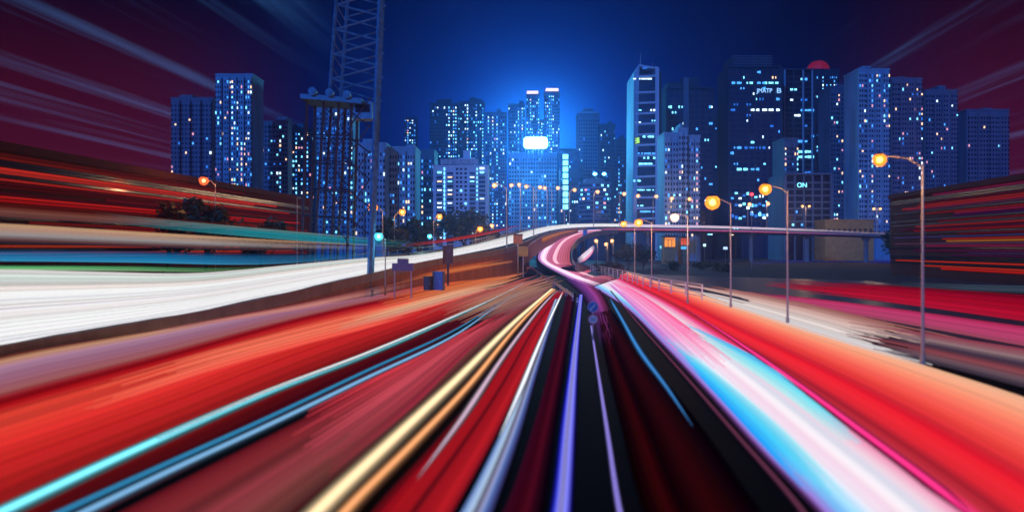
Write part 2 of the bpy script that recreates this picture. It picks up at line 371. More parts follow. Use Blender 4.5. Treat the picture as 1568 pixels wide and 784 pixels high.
band('dull mauve streak of light between the pale blue and cream lines', E4, E5, [(0,(95,20,30)),(.2,(140,42,48)),(.4,(105,40,45)),(.5,(150,60,68)),(.75,(130,62,62)),(.92,(100,55,50)),(1,(60,12,18))], 26, .9, group=GL, gap=.35, jit=.07)
band('rosy streak of light fading in toward the end of the mauve one', [(420,655),(560,585),(690,520),(765,478)], [(500,740),(640,620),(740,520),(815,466)], [(0,(200,50,62)),(.5,(190,70,85)),(1,(150,40,60))], 14, .9, group=GL, taper=(.5,.1), z=.13, gap=.7, ragged=.2)
line('broad cream line of light running down the left carriageway', [(460,822),(496,784),(600,683),(700,586),(785,499),(830,458),(846,444)], .42, (255,222,170), 1.5, group=GL, z=.2)
line('peach line of light just right of the broad cream line', [(505,822),(538,784),(630,690),(716,598),(792,503),(834,459),(850,445)], .26, (245,165,110), 1.3, group=GL, z=.2)
E6 = [(545,820),(572,784),(660,686),(735,598),(800,506),(852,446)]
E7 = [(672,820),(694,784),(760,665),(805,570),(835,500),(866,446)]
band('crimson streak of light between the peach and the bluish white lines', E6, E7, [(0,(70,6,14)),(.15,(150,14,26)),(.45,(185,22,34)),(.5,(70,8,20)),(.58,(150,18,28)),(.9,(190,28,38)),(1,(120,14,30))], 22, .95, group=GL, gap=.3, jit=.08)
line('pale lavender line of light splitting the crimson streak', [(640,742),(706,650),(770,552),(815,490),(838,462),(854,446)], .20, (225,190,215), 1.0, group=GL, z=.2, taper=(.4,.05))
band('bluish white streak of light left of the dark middle of the road', [(690,822),(712,784),(765,675),(806,576),(850,460)], [(742,822),(756,784),(794,675),(822,576),(856,460)], [(0,(95,130,200)),(.3,(190,215,245)),(.5,(40,30,50)),(.58,(190,190,225)),(.75,(90,120,190)),(1,(45,40,90))], 14, 1.0, group=GL, z=.16, jit=.05)
line('bright white line of light down the far half of the bluish streak', [(764,680),(800,596),(822,540),(852,470),(862,449)], .16, (235,240,255), 1.6, group=GL, z=.22, taper=(.4,.05))
band('dark wine streak of light left of the blue line', [(752,820),(772,784),(815,660),(842,560),(868,450)], [(826,820),(832,784),(850,660),(866,560),(882,450)], [(0,(60,10,40)),(.25,(60,5,24)),(.6,(80,8,32)),(.9,(25,2,20)),(1,(4,0,8))], 9, .7, group=GL, z=.08, gap=.2)
band('glowing blue streak of light in the dark middle of the road', [(834,822),(842,784),(858,650),(872,550),(886,452)], [(874,822),(876,784),(882,650),(886,550),(893,452)], [(0,(3,2,30)),(.12,(14,12,130)),(.25,(60,70,240)),(.4,(170,170,255)),(.5,(90,80,110)),(.6,(150,150,250)),(.8,(110,115,255)),(.9,(20,12,120)),(1,(3,2,30))], 20, 1.0, group=GL, z=.10, jit=.04)
line('thin lavender line of light right of the blue streak', [(958,830),(948,784),(930,665),(914,560),(905,500)], .075, (150,135,235), 1.5, group=GR, z=.1)
line('steel blue line of light crossing the dark right lane', [(1060,655),(1020,595),(980,540),(952,490),(934,458)], .22, (60,130,205), 1.2, group=GR, z=.1, taper=(.55,.05))
line('thin lilac line of light along the edge of the dark right lane', [(1245,812),(1226,784),(1130,672),(1040,568),(980,500),(935,446)], .10, (120,60,90), .9, group=GR, z=.1)
band('faint maroon streaks of light in the dark right lane', [(1000,815),(985,784),(950,650),(925,540),(912,480)], [(1190,815),(1165,784),(1075,655),(1000,560),(936,475)], [(0,(4,0,1)),(.2,(60,3,8)),(.35,(20,1,4)),(.55,(55,4,12)),(.8,(30,3,10)),(1,(4,0,2))], 16, .55, group=GR, gap=.3, z=.05)
F0 = [(1282,822),(1250,784),(1160,690),(1080,600),(1010,525),(960,474),(908,440)]
F1 = [(1530,812),(1480,772),(1330,664),(1210,582),(1100,512),(1020,463),(948,427)]
band('broad white, cyan and pink band of light filling the near right lane', F0, F1, [(0,(50,10,45)),(.05,(160,120,215)),(.14,(120,190,250)),(.24,(170,225,255)),(.36,(248,235,250)),(.46,(250,215,235)),(.56,(255,245,252)),(.66,(225,225,240)),(.76,(248,205,222)),(.87,(250,150,190)),(.95,(240,70,135)),(1,(225,40,90))], 46, 1.0, group=GR, jit=.04)
band('vivid cyan streak of light inside the broad white band', [(1235,765),(1150,668),(1080,590),(1010,517)], [(1300,765),(1205,668),(1115,590),(1022,517)], [(0,(30,150,250)),(.5,(80,215,255)),(1,(190,240,255))], 12, 1.0, group=GR, taper=(.35,.35), z=.15, ragged=.15, jit=.05)
band('pale cyan streak of light high in the broad white band', [(1300,690),(1200,608),(1110,545),(1040,500)], [(1350,690),(1245,606),(1140,541),(1052,498)], [(0,(200,240,245)),(.5,(130,235,250)),(1,(70,170,240))], 9, 1.0, group=GR, taper=(.4,.35), z=.16, ragged=.15, jit=.05)
band('pink streak of light where the broad white band narrows', [(1070,580),(1010,515),(965,468),(925,430)], [(1130,560),(1050,500),(990,457),(935,427)], [(0,(190,120,205)),(.4,(255,165,215)),(.8,(255,130,180)),(1,(245,90,140))], 14, 1.0, group=GR, taper=(.4,.05), z=.14, ragged=.15, gap=.3)
line('hot magenta line of light along the edge of the broad white band', [(1500,812),(1450,768),(1310,660),(1200,577),(1110,514),(1045,472)], .26, (245,50,130), 1.5, group=GR, z=.17, taper=(.15,.25))
F2 = [(1640,782),(1568,738),(1400,640),(1260,566),(1120,500),(1035,458),(950,421)]
F3 = [(1700,660),(1568,610),(1400,556),(1270,516),(1150,477),(1050,444),(960,417)]
band('rich red band of light right of the magenta line', F1, F2, [(0,(200,50,70)),(.25,(165,30,45)),(.5,(240,45,55)),(.8,(250,36,52)),(1,(215,22,44))], 18, 1.0, group=GR, gap=.25, jit=.06)
band('salmon and peach band of light at the far right of the road', F2, F3, [(0,(205,25,45)),(.25,(245,70,65)),(.5,(252,105,88)),(.75,(250,150,118)),(1,(246,185,150))], 30, 1.0, group=GR, gap=.2, jit=.05)
band('orange glow strands for lamplight in the corner at the foot of the flyover wall', [(560,455),(660,429),(740,412),(800,402)], [(600,474),(700,452),(780,432),(826,415)], [(0,(150,28,16)),(.3,(215,80,35)),(.6,(225,115,60)),(1,(205,130,90))], 20, .85, group=GL, taper=(.4,.1), z=.16, ragged=.2, gap=.2)  # glowing strands stand in for lamplight on the road corner
band('pale salmon streak of light at the nose between the two carriageways', [(620,492),(720,454),(800,428),(838,413)], [(750,500),(805,470),(850,451),(884,447)], [(0,(205,95,85)),(.5,(190,140,115)),(1,(150,90,95))], 22, .72, group=GL, taper=(.4,.12), z=.18, ragged=.25, gap=.2)
band('violet and rose streak of light bending round the bollards at the nose', [(852,421),(872,436),(892,456),(902,486),(906,530)], [(880,417),(905,431),(925,452),(938,482),(950,530)], [(0,(20,8,30)),(.3,(110,55,140)),(.55,(165,70,165)),(.8,(120,40,85)),(1,(10,2,8))], 18, .8, group=GR, taper=(.1,.55), z=.05, ragged=.1, gap=.2)
GS = 'streaks of light beyond the right road edge'
band('whitish glow strands for the lamplit pavement just beyond the white railing', [(1010,426),(1100,440),(1220,462),(1330,488),(1480,520)], [(1040,447),(1130,474),(1230,508),(1330,540),(1440,575)], [(0,(165,95,90)),(.3,(215,180,170)),(.6,(236,222,218)),(1,(215,215,222))], 26, .92, group=GS, taper=(.05,.35), ragged=.3, gap=.15)  # lamplight on the pavement put in as glowing strands
band('grey streak of light at the right picture edge', [(1290,490),(1400,508),(1520,528),(1700,556)], [(1300,528),(1400,552),(1500,578),(1700,632)], [(0,(150,60,80)),(.25,(150,120,125)),(.4,(60,50,70)),(.6,(150,70,80)),(.8,(110,85,95)),(1,(50,42,60))], 18, .8, group=GS, taper=(.2,0), ragged=.25, gap=.3, z=.1)
band('magenta pink streak of light running to the right picture edge', [(1080,440),(1200,452),(1350,470),(1568,500),(1750,524)], [(1100,450),(1200,466),(1350,490),(1568,530),(1750,562)], [(0,(150,30,70)),(.3,(205,65,115)),(.7,(190,70,115)),(1,(170,80,100))], 14, .95, group=GS, taper=(.2,0), gap=.35, ragged=.2)
band('crimson streak of light above the magenta pink one', [(1180,424),(1320,434),(1568,452),(1750,466)], [(1150,440),(1320,458),(1568,492),(1750,518)], [(0,(110,5,30)),(.4,(170,6,38)),(1,(190,20,55))], 14, .9, group=GS, taper=(.25,0), gap=.3, ragged=.2)
band('dark blue streak of light under the right end of the flyover', [(1150,401),(1290,394),(1420,396),(1700,398)], [(1150,405),(1290,402),(1420,406),(1700,410)], [(0,(40,70,150)),(.5,(40,60,170)),(1,(35,30,90))], 6, .8, group=GS, taper=(.3,.3), gap=.6)
band('teal grey streak of light at the far right under the flyover', [(1380,432),(1480,436),(1568,438),(1750,443)], [(1380,440),(1480,446),(1568,450),(1750,458)], [(0,(70,90,110)),(1,(50,60,80))], 5, .7, group=GS, taper=(.3,0), gap=.6, z=.12)
# on the ramp
def rproj(t, s, h=.12): 
    k = t*(len(RLs)-1); i = min(len(RLs)-2, int(k)); f = k-i
    return RLs[i].lerp(RLs[i+1], f).lerp(RRs[i].lerp(RRs[i+1], f), s) + Vector((0,0,h))
def ramp_band(label, s0, s1, cols, n, strength=1.0, t0=0, t1=1, h=.12, gap=.2, group='streaks of light on the slip ramp'):
    b = MB()
    for k in range(n):
        a = s0+(s1-s0)*(k+gap*random.random()*.5)/n; e = s0+(s1-s0)*(k+1-gap*random.random()*.5)/n; hh = h+random.uniform(0,.03)
        rows = []
        for i in range(50):
            t = t0+(t1-t0)*i/49; m_ = (a+e)/2; f = min(1, .1+(1-i/49)*6, .1+i/49*6)
            rows.append((rproj(t, m_+(a-m_)*f, hh), rproj(t, m_+(e-m_)*f, hh)))
        strand(b, rows, -.04, 0, light_mat(stops(cols, (k+.5)/n), strength))
    return tag(b.build('light_streak'), label, 'light streak', group)
ramp_band('broad rose pink streak of light covering the curved slip ramp', .05, .95, [(0,(190,130,220)),(.2,(240,150,205)),(.45,(225,105,140)),(.7,(240,120,150)),(1,(205,90,100))], 14, .85)
ramp_band('white pink line of light on the inner left of the slip ramp', .12, .30, [(0,(255,200,240)),(.5,(255,235,250)),(1,(255,190,225))], 5, 1.25, h=.22)
ramp_band('pale pink line of light along the middle of the slip ramp', .48, .60, [(0,(255,170,200)),(.5,(255,215,225)),(1,(255,160,185))], 4, 1.1, t0=.1, h=.22)
# on the flyover: upright bars of light above the deck
VY = [(-260,32),(0,45),(300,63),(450,79),(560,98),(660,130),(776,172),(842,265),(900,320),(1000,352),(1117,357),(1240,350),(1568,300)]
def vy(u):
    for (a, ya), (c, yc) in zip(VY[:-1], VY[1:]):
        if u <= c: return ya+(yc-ya)*max(-.5, (u-a)/(c-a))
    return VY[-1][1]
def bars(label, top, bot, cols, n, strength=1.0, back=3.0, gap=.2, jit=.05, taper=(0,0), N_=60, ragged=0.0, group=GW, thick=.12):
    A = spline([(*p, 0) for p in top], N_); B = spline([(*p, 0) for p in bot], N_); b = MB()
    for k in range(n):
        s0 = (k+gap*random.random()*.5)/n; s1 = (k+1-gap*random.random()*.5)/n; j = 1+random.uniform(-jit, jit)
        c = tuple(min(255, x*j) for x in stops(cols, (k+.5)/n)); bk = back+random.uniform(-.15,.15)
        i0 = int(ragged*random.random()*N_) if taper[0] else 0; i1 = N_-(int(ragged*random.random()*N_) if taper[1] else 0)
        rows = []
        for i in range(i0, i1):
            t = (i-i0)/(i1-1-i0); f = 1.0
            if taper[0] and t < taper[0]: f = t/taper[0]
            if taper[1] and t > 1-taper[1]: f = min(f, (1-t)/taper[1])
            f = max(f, .03); m_ = (s0+s1)/2
            P = A[i].lerp(B[i], m_+(s0-m_)*f); Q = A[i].lerp(B[i], m_+(s1-m_)*f); Y = vy(P.x)+bk*(1+Y_EXTRA(P.x))
            a = at(P.x, P.y, Y); e = at(Q.x, Q.y, Y); d = Vector((0, thick, 0))
            rows.append([a, a+d, e+d, e])
        b.sweep(rows, closed=True, mt=light_mat(c, strength))
    return tag(b.build('light_streak'), label, 'light streak', group)
def Y_EXTRA(u): return max(0, min(1.0, (u-300)/500))
bars('brilliant white band of light sweeping along the flyover from the left edge', [(-140,410),(0,412),(150,416),(300,418),(450,405),(560,395),(640,390),(720,376),(776,362),(842,346),(900,342.5),(1000,344)], [(-140,560),(0,531),(150,506),(300,478),(450,446),(560,420),(640,402),(720,387),(776,375),(842,353),(900,347.5),(1000,348)], [(0,(235,225,225)),(.12,(215,230,225)),(.25,(250,235,230)),(.4,(235,235,238)),(.6,(248,240,240)),(.8,(252,250,252)),(1,(250,253,255))], 44, 1.0, jit=.13, gap=.25)
bars('white line of light on the far right stretch of the flyover', [(960,343.5),(1060,345),(1160,348),(1260,352),(1330,355)], [(960,347.5),(1060,348.6),(1160,351),(1260,354),(1330,356.5)], [(0,(215,180,215)),(1,(255,240,250))], 3, 1.0, taper=(0,.4), back=2.0)
bars('turquoise edge line of light under the brilliant white band', [(-140,559),(0,530),(150,505),(300,477),(420,452)], [(-140,568),(0,538),(150,511),(300,481),(420,455)], [(0,(90,225,215)),(1,(20,140,140))], 4, .9, taper=(0,.5), back=2.6)
bars('green line of light on top of the brilliant white band', [(-140,406),(0,407),(200,408),(330,410),(430,406)], [(-140,412),(0,413),(200,415),(330,416),(430,409)], [(0,(60,160,90)),(1,(170,225,160))], 4, .8, taper=(0,.6), back=2.4)
bars('deep blue band of light above the green line', [(-140,382),(0,382),(200,384),(400,388),(560,386),(640,383)], [(-140,400),(0,400),(200,402),(400,405),(560,394),(640,388)], [(0,(10,30,60)),(.4,(15,110,165)),(.7,(30,130,190)),(1,(60,150,190))], 9, .9, taper=(0,.5), back=4.2, gap=.4)
bars('tan and grey band of light between the teal and blue bands', [(-140,336),(0,342),(200,354),(400,366),(560,374),(650,377)], [(-140,370),(0,372),(200,378),(400,384),(560,385),(650,384)], [(0,(215,165,120)),(.3,(205,170,150)),(.6,(165,160,165)),(.85,(100,60,60)),(1,(40,30,50))], 14, .75, taper=(0,.4), back=4.8, gap=.3, ragged=.2)
bars('teal band of light slanting over the flyover on the left', [(120,322),(250,336),(400,350),(560,364),(660,372)], [(120,336),(250,350),(400,364),(560,376),(660,380)], [(0,(110,140,140)),(.5,(20,140,155)),(1,(60,150,160))], 8, .85, taper=(.45,.3), back=5.4, gap=.4, ragged=.15)
bars('dusky rose band of light at the top of the left flyover lights', [(-140,300),(0,314),(200,330),(400,346),(560,360)], [(-140,322),(0,332),(200,344),(400,356),(560,366)], [(0,(70,14,12)),(.4,(150,95,80)),(1,(120,70,70))], 9, .6, taper=(0,.4), back=6.0, gap=.5, ragged=.2)
bars('dark red line of light above the flyover near the orange tree', [(610,374),(680,366),(745,355),(800,343)], [(610,379),(680,371),(745,359),(800,345.5)], [(0,(150,30,20)),(1,(200,60,40))], 3, .8, taper=(.4,.2), back=8.0)
bars('thin rose line of light along the outer edge of the far right flyover', [(925,350.5),(1000,350.8),(1117,353),(1240,356.5),(1330,359)], [(925,352.5),(1000,352.8),(1117,354.8),(1240,358),(1330,360.2)], [(0,(235,120,165)),(1,(170,40,85))], 2, .9, taper=(0,.4), back=-.5)
bars('added orange glow strips for lamplight along the foot of the flyover wall', [(590,433),(660,414),(730,401),(800,391)], [(590,441),(660,425),(730,412),(800,400)], [(0,(120,40,20)),(.4,(225,105,40)),(.7,(235,140,75)),(1,(190,70,30))], 8, .75, taper=(.35,.15), back=-3.0, gap=.6, ragged=.3)  # emissive strips added before the wall to look lamplit
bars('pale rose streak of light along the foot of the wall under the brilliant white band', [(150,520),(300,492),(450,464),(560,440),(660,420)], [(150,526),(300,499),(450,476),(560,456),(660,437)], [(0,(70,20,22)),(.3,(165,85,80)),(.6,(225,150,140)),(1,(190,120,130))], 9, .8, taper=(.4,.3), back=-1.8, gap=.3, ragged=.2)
bars('added golden glow strips for lamplight on the ochre wall beside the slip ramp', [(797,383),(818,369),(838,361),(862,354.6),(885,352)], [(800,396),(820,380),(840,368.5),(863,358.6),(885,353.6)], [(0,(120,60,20)),(.25,(225,140,50)),(.6,(205,110,30)),(1,(110,50,15))], 8, .7, taper=(.1,.1), back=-12, gap=.35)  # emissive strips added in front of the wall to brighten it
o = bars('white and pink burst of light under the curve of the slip ramp', [(884,396),(893,388),(903,380),(909,375)], [(886,404),(895,400),(905,391),(911,380)], [(0,(255,215,240)),(.4,(255,250,255)),(.8,(240,160,200)),(1,(200,90,130))], 6, 1.1, taper=(.3,.2), back=-60, gap=.5, group='streaks of light on the slip ramp')

# ------------------------------------------------------------------ buildings
WIN = {}
def window_mesh(mt):
    if mt.name not in WIN:
        b = MB(); b.box(-.5,.5,-.5,.5,-.5,.5); o = b.build('lit_window', mt); WIN[mt.name] = o.data; bpy.data.objects.remove(o)
    return WIN[mt.name]
class Bldg:
    def __init__(s, name, label, u0, u1, vt, Y, depth=16, rz=0, wall=W_GREY, group=None):
        s.W = (u1-u0)/F*Y; s.Ht = EYE+(VH-vt)*Y/F; s.Y = Y; s.d = depth
        s.root = empty(name, (((u0+u1)/2-UC)/F*Y, Y, 0), R(rz), label, 'building', group); s.wall = wall; s.n = 0; s.rest = MB()
        s.zlo = max(0, EYE+(VH-358)*Y/F)            # windows below this lie behind the flyover
    def body(s, z0=0, z1=None, x0=None, x1=None, y0=0, y1=None, mt=None, name='wall'):
        b = MB(); b.box(-s.W/2 if x0 is None else x0, s.W/2 if x1 is None else x1, y0, s.d if y1 is None else y1, z0, s.Ht if z1 is None else z1)
        return b.build(name, mt or s.wall, s.root)
    def part(s, name, b, mt): return b.build(name, mt, s.root)
    def lit(s, x, z, w_, h_, mt, y=-.1):
        if s.n < 100:
            o = bpy.data.objects.new('lit_window', window_mesh(mt)); COL.objects.link(o); o.parent = s.root; o.location = (x, y, z); o.scale = (w_, .3, h_); s.n += 1
        else: s.rest.box(x-w_/2, x+w_/2, y-.15, y+.15, z-h_/2, z+h_/2, mt)
    def done(s):
        if s.rest.v: tag(s.rest.build('lit_windows', None, s.root), kind='stuff')
def px(Y, n): return n*Y/F
def wc(warm): 
    r = random.random()
    if r < warm: return LITC[4] if random.random() < .6 else LITC[5]
    return LITC[random.choices([0,1,2,3], [.3,.28,.2,.22])[0]]
def flats(name, label, u0, u1, vt, Y, nx, lit=.10, hot=2, warm=.06, wall=W_GREY, fh=None, rz=0, roof=1, bays=True, win=.5, group=None, seed=0, dim=False, depth=18):
    random.seed(seed or hash_(label)); s = Bldg(name, label, u0, u1, vt, Y, depth, rz, wall, group)
    W, Ht = s.W, s.Ht; nx = int(nx*1.35); fh = fh or max(3.0, px(Y, 3.8)); cw = W/nx
    s.body()
    b = MB(); b.box(-W/2-.3, W/2+.3, -.3, s.d+.3, Ht, Ht+1.1); s.part('roof_parapet', b, wall)
    for k in range(roof):
        w_ = W*random.uniform(.18,.34); x = random.uniform(-W/2+w_/2, W/2-w_/2)*.8; h_ = px(Y, random.uniform(3,8))
        b = MB(); b.box(x-w_/2, x+w_/2, 3, s.d-3, Ht+1.1, Ht+1.1+h_); b.bar((x,5,Ht+h_), (x,5,Ht+h_+px(Y, 4)), .15); s.part('roof_house', b, wall)
    if bays:                                             # projecting bays leave vertical shadow slots
        nb = max(2, nx//3)
        for k in range(nb):
            b = MB(); x0 = -W/2+k*W/nb+.12*W/nb; x1 = -W/2+(k+1)*W/nb-.12*W/nb; b.box(x0, x1, -1.1, .05, 0, Ht-1.2); s.part('bay', b, wall)
    y = -1.12 if bays else -.03
    hots = random.sample(range(nx), min(nx, hot)); gb = MB(); n0 = int(s.zlo/fh)
    for f in range(n0, int((Ht-1.5)/fh)):
        z = (f+.55)*fh
        for i in range(nx):
            x = -W/2+(i+.5)*cw; ins = (not bays) or (abs(((x+W/2)/(W/nb)) % 1-.5) < .38)
            yy = y if ins else -.03
            p = lit*(6.5 if i in hots else 1.45)
            if random.random() < p:
                m_ = wc(warm + (.22 if z < s.zlo+20 else 0))
                s.lit(x, z, cw*win*random.uniform(.7,1.1), fh*random.uniform(.32,.55), m_, yy)
            else: gb.box(x-cw*win/2, x+cw*win/2, yy-.05, yy+.2, z-fh*.24, z+fh*.24)
    if gb.v: tag(s.part('dark_windows', gb, GLASS), kind='stuff')
    s.done(); return s
def hash_(t): return sum(ord(c)*(i+1) for i, c in enumerate(t))
def office(name, label, u0, u1, vt, Y, lit=.08, fins=6, rz=0, runs=True, crown=None, wall=W_DARK, warm=.03, glass=GLASSB, depth=24, group=None):
    random.seed(hash_(label)); s = Bldg(name, label, u0, u1, vt, Y, depth, rz, wall, group); W, Ht = s.W, s.Ht
    s.body(mt=glass, name='curtain_wall'); fh = max(3.6, px(Y, 4.8)); n0 = int(s.zlo/fh); nf = int(Ht/fh)
    b = MB()
    for f in range(n0, nf+1): b.box(-W/2-.15, W/2+.15, -.18, s.d+.15, f*fh-fh*.14, f*fh+fh*.14)
    s.part('floor_bands', b, wall)
    for k in range(fins+1):
        x = -W/2+k*W/fins; b = MB(); w_ = W*.012+.15; b.box(x-w_, x+w_, -.5, .05, 0, Ht+.6); s.part('fin', b, wall)
    for sgn in (-1, 1):
        b = MB(); x = sgn*(W/2+.4); b.box(x-.7, x+.7, -.8, s.d+.4, 0, Ht+.8); s.part('corner_pier', b, wall)
    b = MB(); b.box(-W/2-.4, W/2+.4, -.7, s.d+.3, Ht+.81, Ht+px(Y, 2.6)+.8); s.part('roof_parapet', b, wall)
    nx = max(8, fins*3); cw = W/nx
    for f in range(n0, nf):
        run = 0; bright = random.random() < lit*2.2
        for i in range(nx):
            if run <= 0 and random.random() < (lit*(2.4 if bright else .8)): run = random.randint(1, 6 if (runs and bright) else 2); m_ = wc(warm)
            if run > 0: s.lit(-W/2+(i+.5)*cw, (f+.5)*fh, cw*.86, fh*random.uniform(.3,.5), m_, -.2); run -= 1
    s.done(); return s

flats('apartment_tower', 'tall bluish apartment slab, farthest left of the sharp towers, beside the orange red lamp', 330, 387, 116, 420, 12, .10, 4, .30, W_PALE, roof=0)
flats('apartment_tower', 'dim apartment tower with few lit windows standing left of the tall bluish slab', 262, 326, 152, 460, 9, .025, 0, .4, W_PINK, roof=1)
flats('apartment_tower', 'purple grey apartment tower just right of the tall bluish slab', 388, 441, 188, 470, 9, .12, 2, .22, W_PINK, roof=1)
flats('apartment_tower', 'narrow apartment tower between the purple grey tower and the crane legs', 448, 482, 198, 480, 6, .14, 2, .2, W_GREY, roof=1)
flats('apartment_tower', 'pale apartment tower seen straight through the crane legs', 485, 541, 164, 440, 9, .10, 2, .05, W_PALE, roof=1)
flats('apartment_tower', 'pale teal apartment block right behind the crane mast, beside the orange star lamp', 544, 591, 222, 330, 8, .10, 2, .08, W_PALE, roof=1)
flats('apartment_tower', 'pale apartment block with a bright middle window column and a small roof house', 597, 636, 228, 340, 8, .12, 2, .08, W_PALE, roof=1)
flats('apartment_tower', 'thin blue apartment block wedged left of the white block with a roof sign', 641, 665, 232, 380, 5, .16, 1, .03, W_GREY, roof=0)
flats('apartment_tower', 'small far tower with dim lights alone on the hill above the pale blocks', 619, 637, 180, 900, 4, .25, 1, .1, W_DARK, roof=0, bays=False)
flats('apartment_tower', 'tall tower with bright dotted window columns, leftmost of the central cluster', 658, 700, 160, 620, 9, .14, 3, .03, W_DARK, roof=2)
flats('apartment_tower', 'tall dotted tower, second from the left in the central cluster', 701, 741, 157, 640, 9, .15, 3, .03, W_DARK, roof=2)
flats('apartment_tower', 'lower dotted tower between the second cluster tower and the broad one left of the billboard', 743, 776, 174, 600, 8, .13, 2, .03, W_GREY, roof=1)
flats('apartment_tower', 'slim dotted tower just left of the left pink capped skyscraper', 778, 804, 161, 640, 7, .17, 2, .03, W_GREY, roof=1)
for lab, u0, u1, vt, c0, c1 in (('slim skyscraper with a glowing pinkish cap, the left and lower of the pair', 806, 826, 146, 807, 824), ('slim skyscraper with a glowing pinkish cap, the right and taller of the pair', 834, 857, 142, 836, 855)):
    s = flats('skyscraper', lab, u0, u1, vt, 660, 6, .22, 2, .02, W_GREY, roof=0)
    Y = 660; b = MB(); x0 = (c0-(u0+u1)/2)*Y/F; x1 = (c1-(u0+u1)/2)*Y/F; b.box(x0, x1, -1.3, 10, s.Ht+1.2, s.Ht+px(Y, 4)+1.2)
    s.part('lit_cap', b, mat('lit_roof_cap', (.5,.4,.4), .5, emit=(1,.72,.66), strength=1.6, sample=False))
flats('apartment_tower', 'tower under the shade of the brilliant billboard with ribbed blue front', 779, 853, 236, 520, 14, .055, 1, .0, W_PALE, roof=0)
flats('apartment_tower', 'dark tower rising behind the billboard between the pink capped skyscrapers', 826, 838, 185, 700, 4, .15, 1, .0, W_DARK, roof=0, bays=False)
office('office_tower', 'dark blue tower behind the column of square cyan lights', 856, 886, 232, 560, .05, 4)
s = flats('skyscraper', 'blue tower with a stepped crown and a small top box, right of the billboard', 885, 918, 176, 600, 7, .05, 0, .05, W_GREY, roof=0)
b = MB(); b.box(-4, 4, 3, 12, s.Ht+1.1, s.Ht+6); s.part('roof_house', b, W_GREY)
b = MB(); b.box(-s.W/2+.5, s.W/2-.5, 1, 15, s.Ht+1.1, s.Ht+2.9); s.part('crown', b, W_PALE)
flats('apartment_tower', 'dim tower with a few cyan windows right of the stepped crown tower', 919, 942, 192, 580, 6, .10, 1, .0, W_DARK, roof=1)
flats('apartment_tower', 'low dark tower filling the gap left of the white framed skyscraper', 940, 967, 215, 560, 7, .12, 1, .03, W_DARK, roof=1)
flats('apartment_tower', 'dark apartment tower low behind the lamp row left of the round building', 858, 892, 262, 480, 8, .08, 1, .0, W_DARK, roof=0)

# white block with the roof sign
random.seed(31); Y = 330
s = Bldg('apartment_block', 'broad white apartment block with a long roof sign box and square dark windows', 663, 747, 256, Y, 22, 0, W_WHITE); W, Ht = s.W, s.Ht
s.body(); fh = px(Y, 6.6)
b = MB(); b.box(-W/2-.3, W/2+.3, -.3, 22.2, Ht, Ht+.9); s.part('roof_parapet', b, W_WHITE)
b = MB(); b.box((674-705)*Y/F, (732-705)*Y/F, 1.5, 2.6, Ht+1.6, Ht+px(Y, 13)); o = s.part('roof_sign_box', b, mat('mottled_sign_board', (.40,.45,.50), .7, var=.55, scale=1.1))
b = MB()
for k in range(9): x = (676+k*6.8-705)*Y/F; b.box(x-.12, x+.12, 2.65, 2.9, Ht+.9, Ht+2.2)
s.part('sign_frame', b, DARKM)
b = MB(); b.box((708-705)*Y/F, (719-705)*Y/F, 6, 12, Ht+.9, Ht+px(Y, 28)); s.part('roof_house', b, W_WHITE)
b = MB(); b.box((700-705)*Y/F, (726-705)*Y/F, 5, 14, Ht+.91, Ht+px(Y, 16)); s.part('roof_house', b, W_WHITE)
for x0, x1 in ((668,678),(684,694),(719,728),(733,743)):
    b = MB(); b.box((x0-705)*Y/F, (x1-705)*Y/F, -.05, .3, s.zlo-6, Ht-fh*1.2); s.part('recess_shade', b, W_DARK)  # flat dark strip painted as the shade of a recess
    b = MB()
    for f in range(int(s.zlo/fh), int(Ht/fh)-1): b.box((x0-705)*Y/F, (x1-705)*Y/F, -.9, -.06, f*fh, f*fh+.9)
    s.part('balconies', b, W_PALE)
gb = MB()
for f in range(int(s.zlo/fh)-1, int(Ht/fh)):
    z = (f+.5)*fh+.5
    for u in (700, 706, 713):
        if random.random() < .1: s.lit((u-705)*Y/F, z, .9, 1.0, LITC[0], -.02)
        else: gb.box((u-705)*Y/F-.55, (u-705)*Y/F+.55, -.04, .2, z-.5, z+.5)
    s.lit((680.5-705)*Y/F, z, .55, 1.3, LITC[0], -.05); 
    if random.random() < .8: s.lit((730.5-705)*Y/F, z, .4, 1.0, LITC[0], -.05)
    for u in (673, 689, 723, 738):
        if random.random() < .36: s.lit((u-705)*Y/F, z+.35, 2.0, .8, LITC[random.choice((2,2,0,4))], -.2)
tag(s.part('dark_windows', gb, GLASS), kind='stuff'); s.done()

# billboard and its carrier
Y = 500; bb = empty('billboard', ((820-UC)/F*Y, Y-2.5, 0), 0, 'brilliant white rounded billboard glowing over the city', 'billboard')
zc = EYE+(VH-219.5)*Y/F; hw = 18*Y/F; hh = 8.6*Y/F; rr = 2.2; P = []
for cx_, cz_, a0 in ((hw-rr, hh-rr, 0), (-hw+rr, hh-rr, 90), (-hw+rr, -hh+rr, 180), (hw-rr, -hh+rr, 270)):
    for k in range(7): a = R(a0+k*15); P.append((cx_+rr*math.cos(a), cz_+rr*math.sin(a)))
n = len(P); b = MB(); b.add([(x, 0, zc+z) for x, z in P]+[(x, 1.0, zc+z) for x, z in P], [tuple(range(n)), tuple(range(2*n-1, n-1, -1))]+[(k, n+k, n+(k+1) % n, (k+1) % n) for k in range(n)])
b.build('lit_panel', mat('billboard_light', (.5,.6,.7), .5, emit=(.10,.62,1.0), strength=380), bb)
b = MB(); b.add([(x*1.05, 1.02, zc+z*1.1) for x, z in P]+[(x*1.05, 1.9, zc+z*1.1) for x, z in P], [tuple(range(n)), tuple(range(2*n-1, n-1, -1))]+[(k, n+k, n+(k+1) % n, (k+1) % n) for k in range(n)]); b.build('back_frame', DARKM, bb)
b = MB()
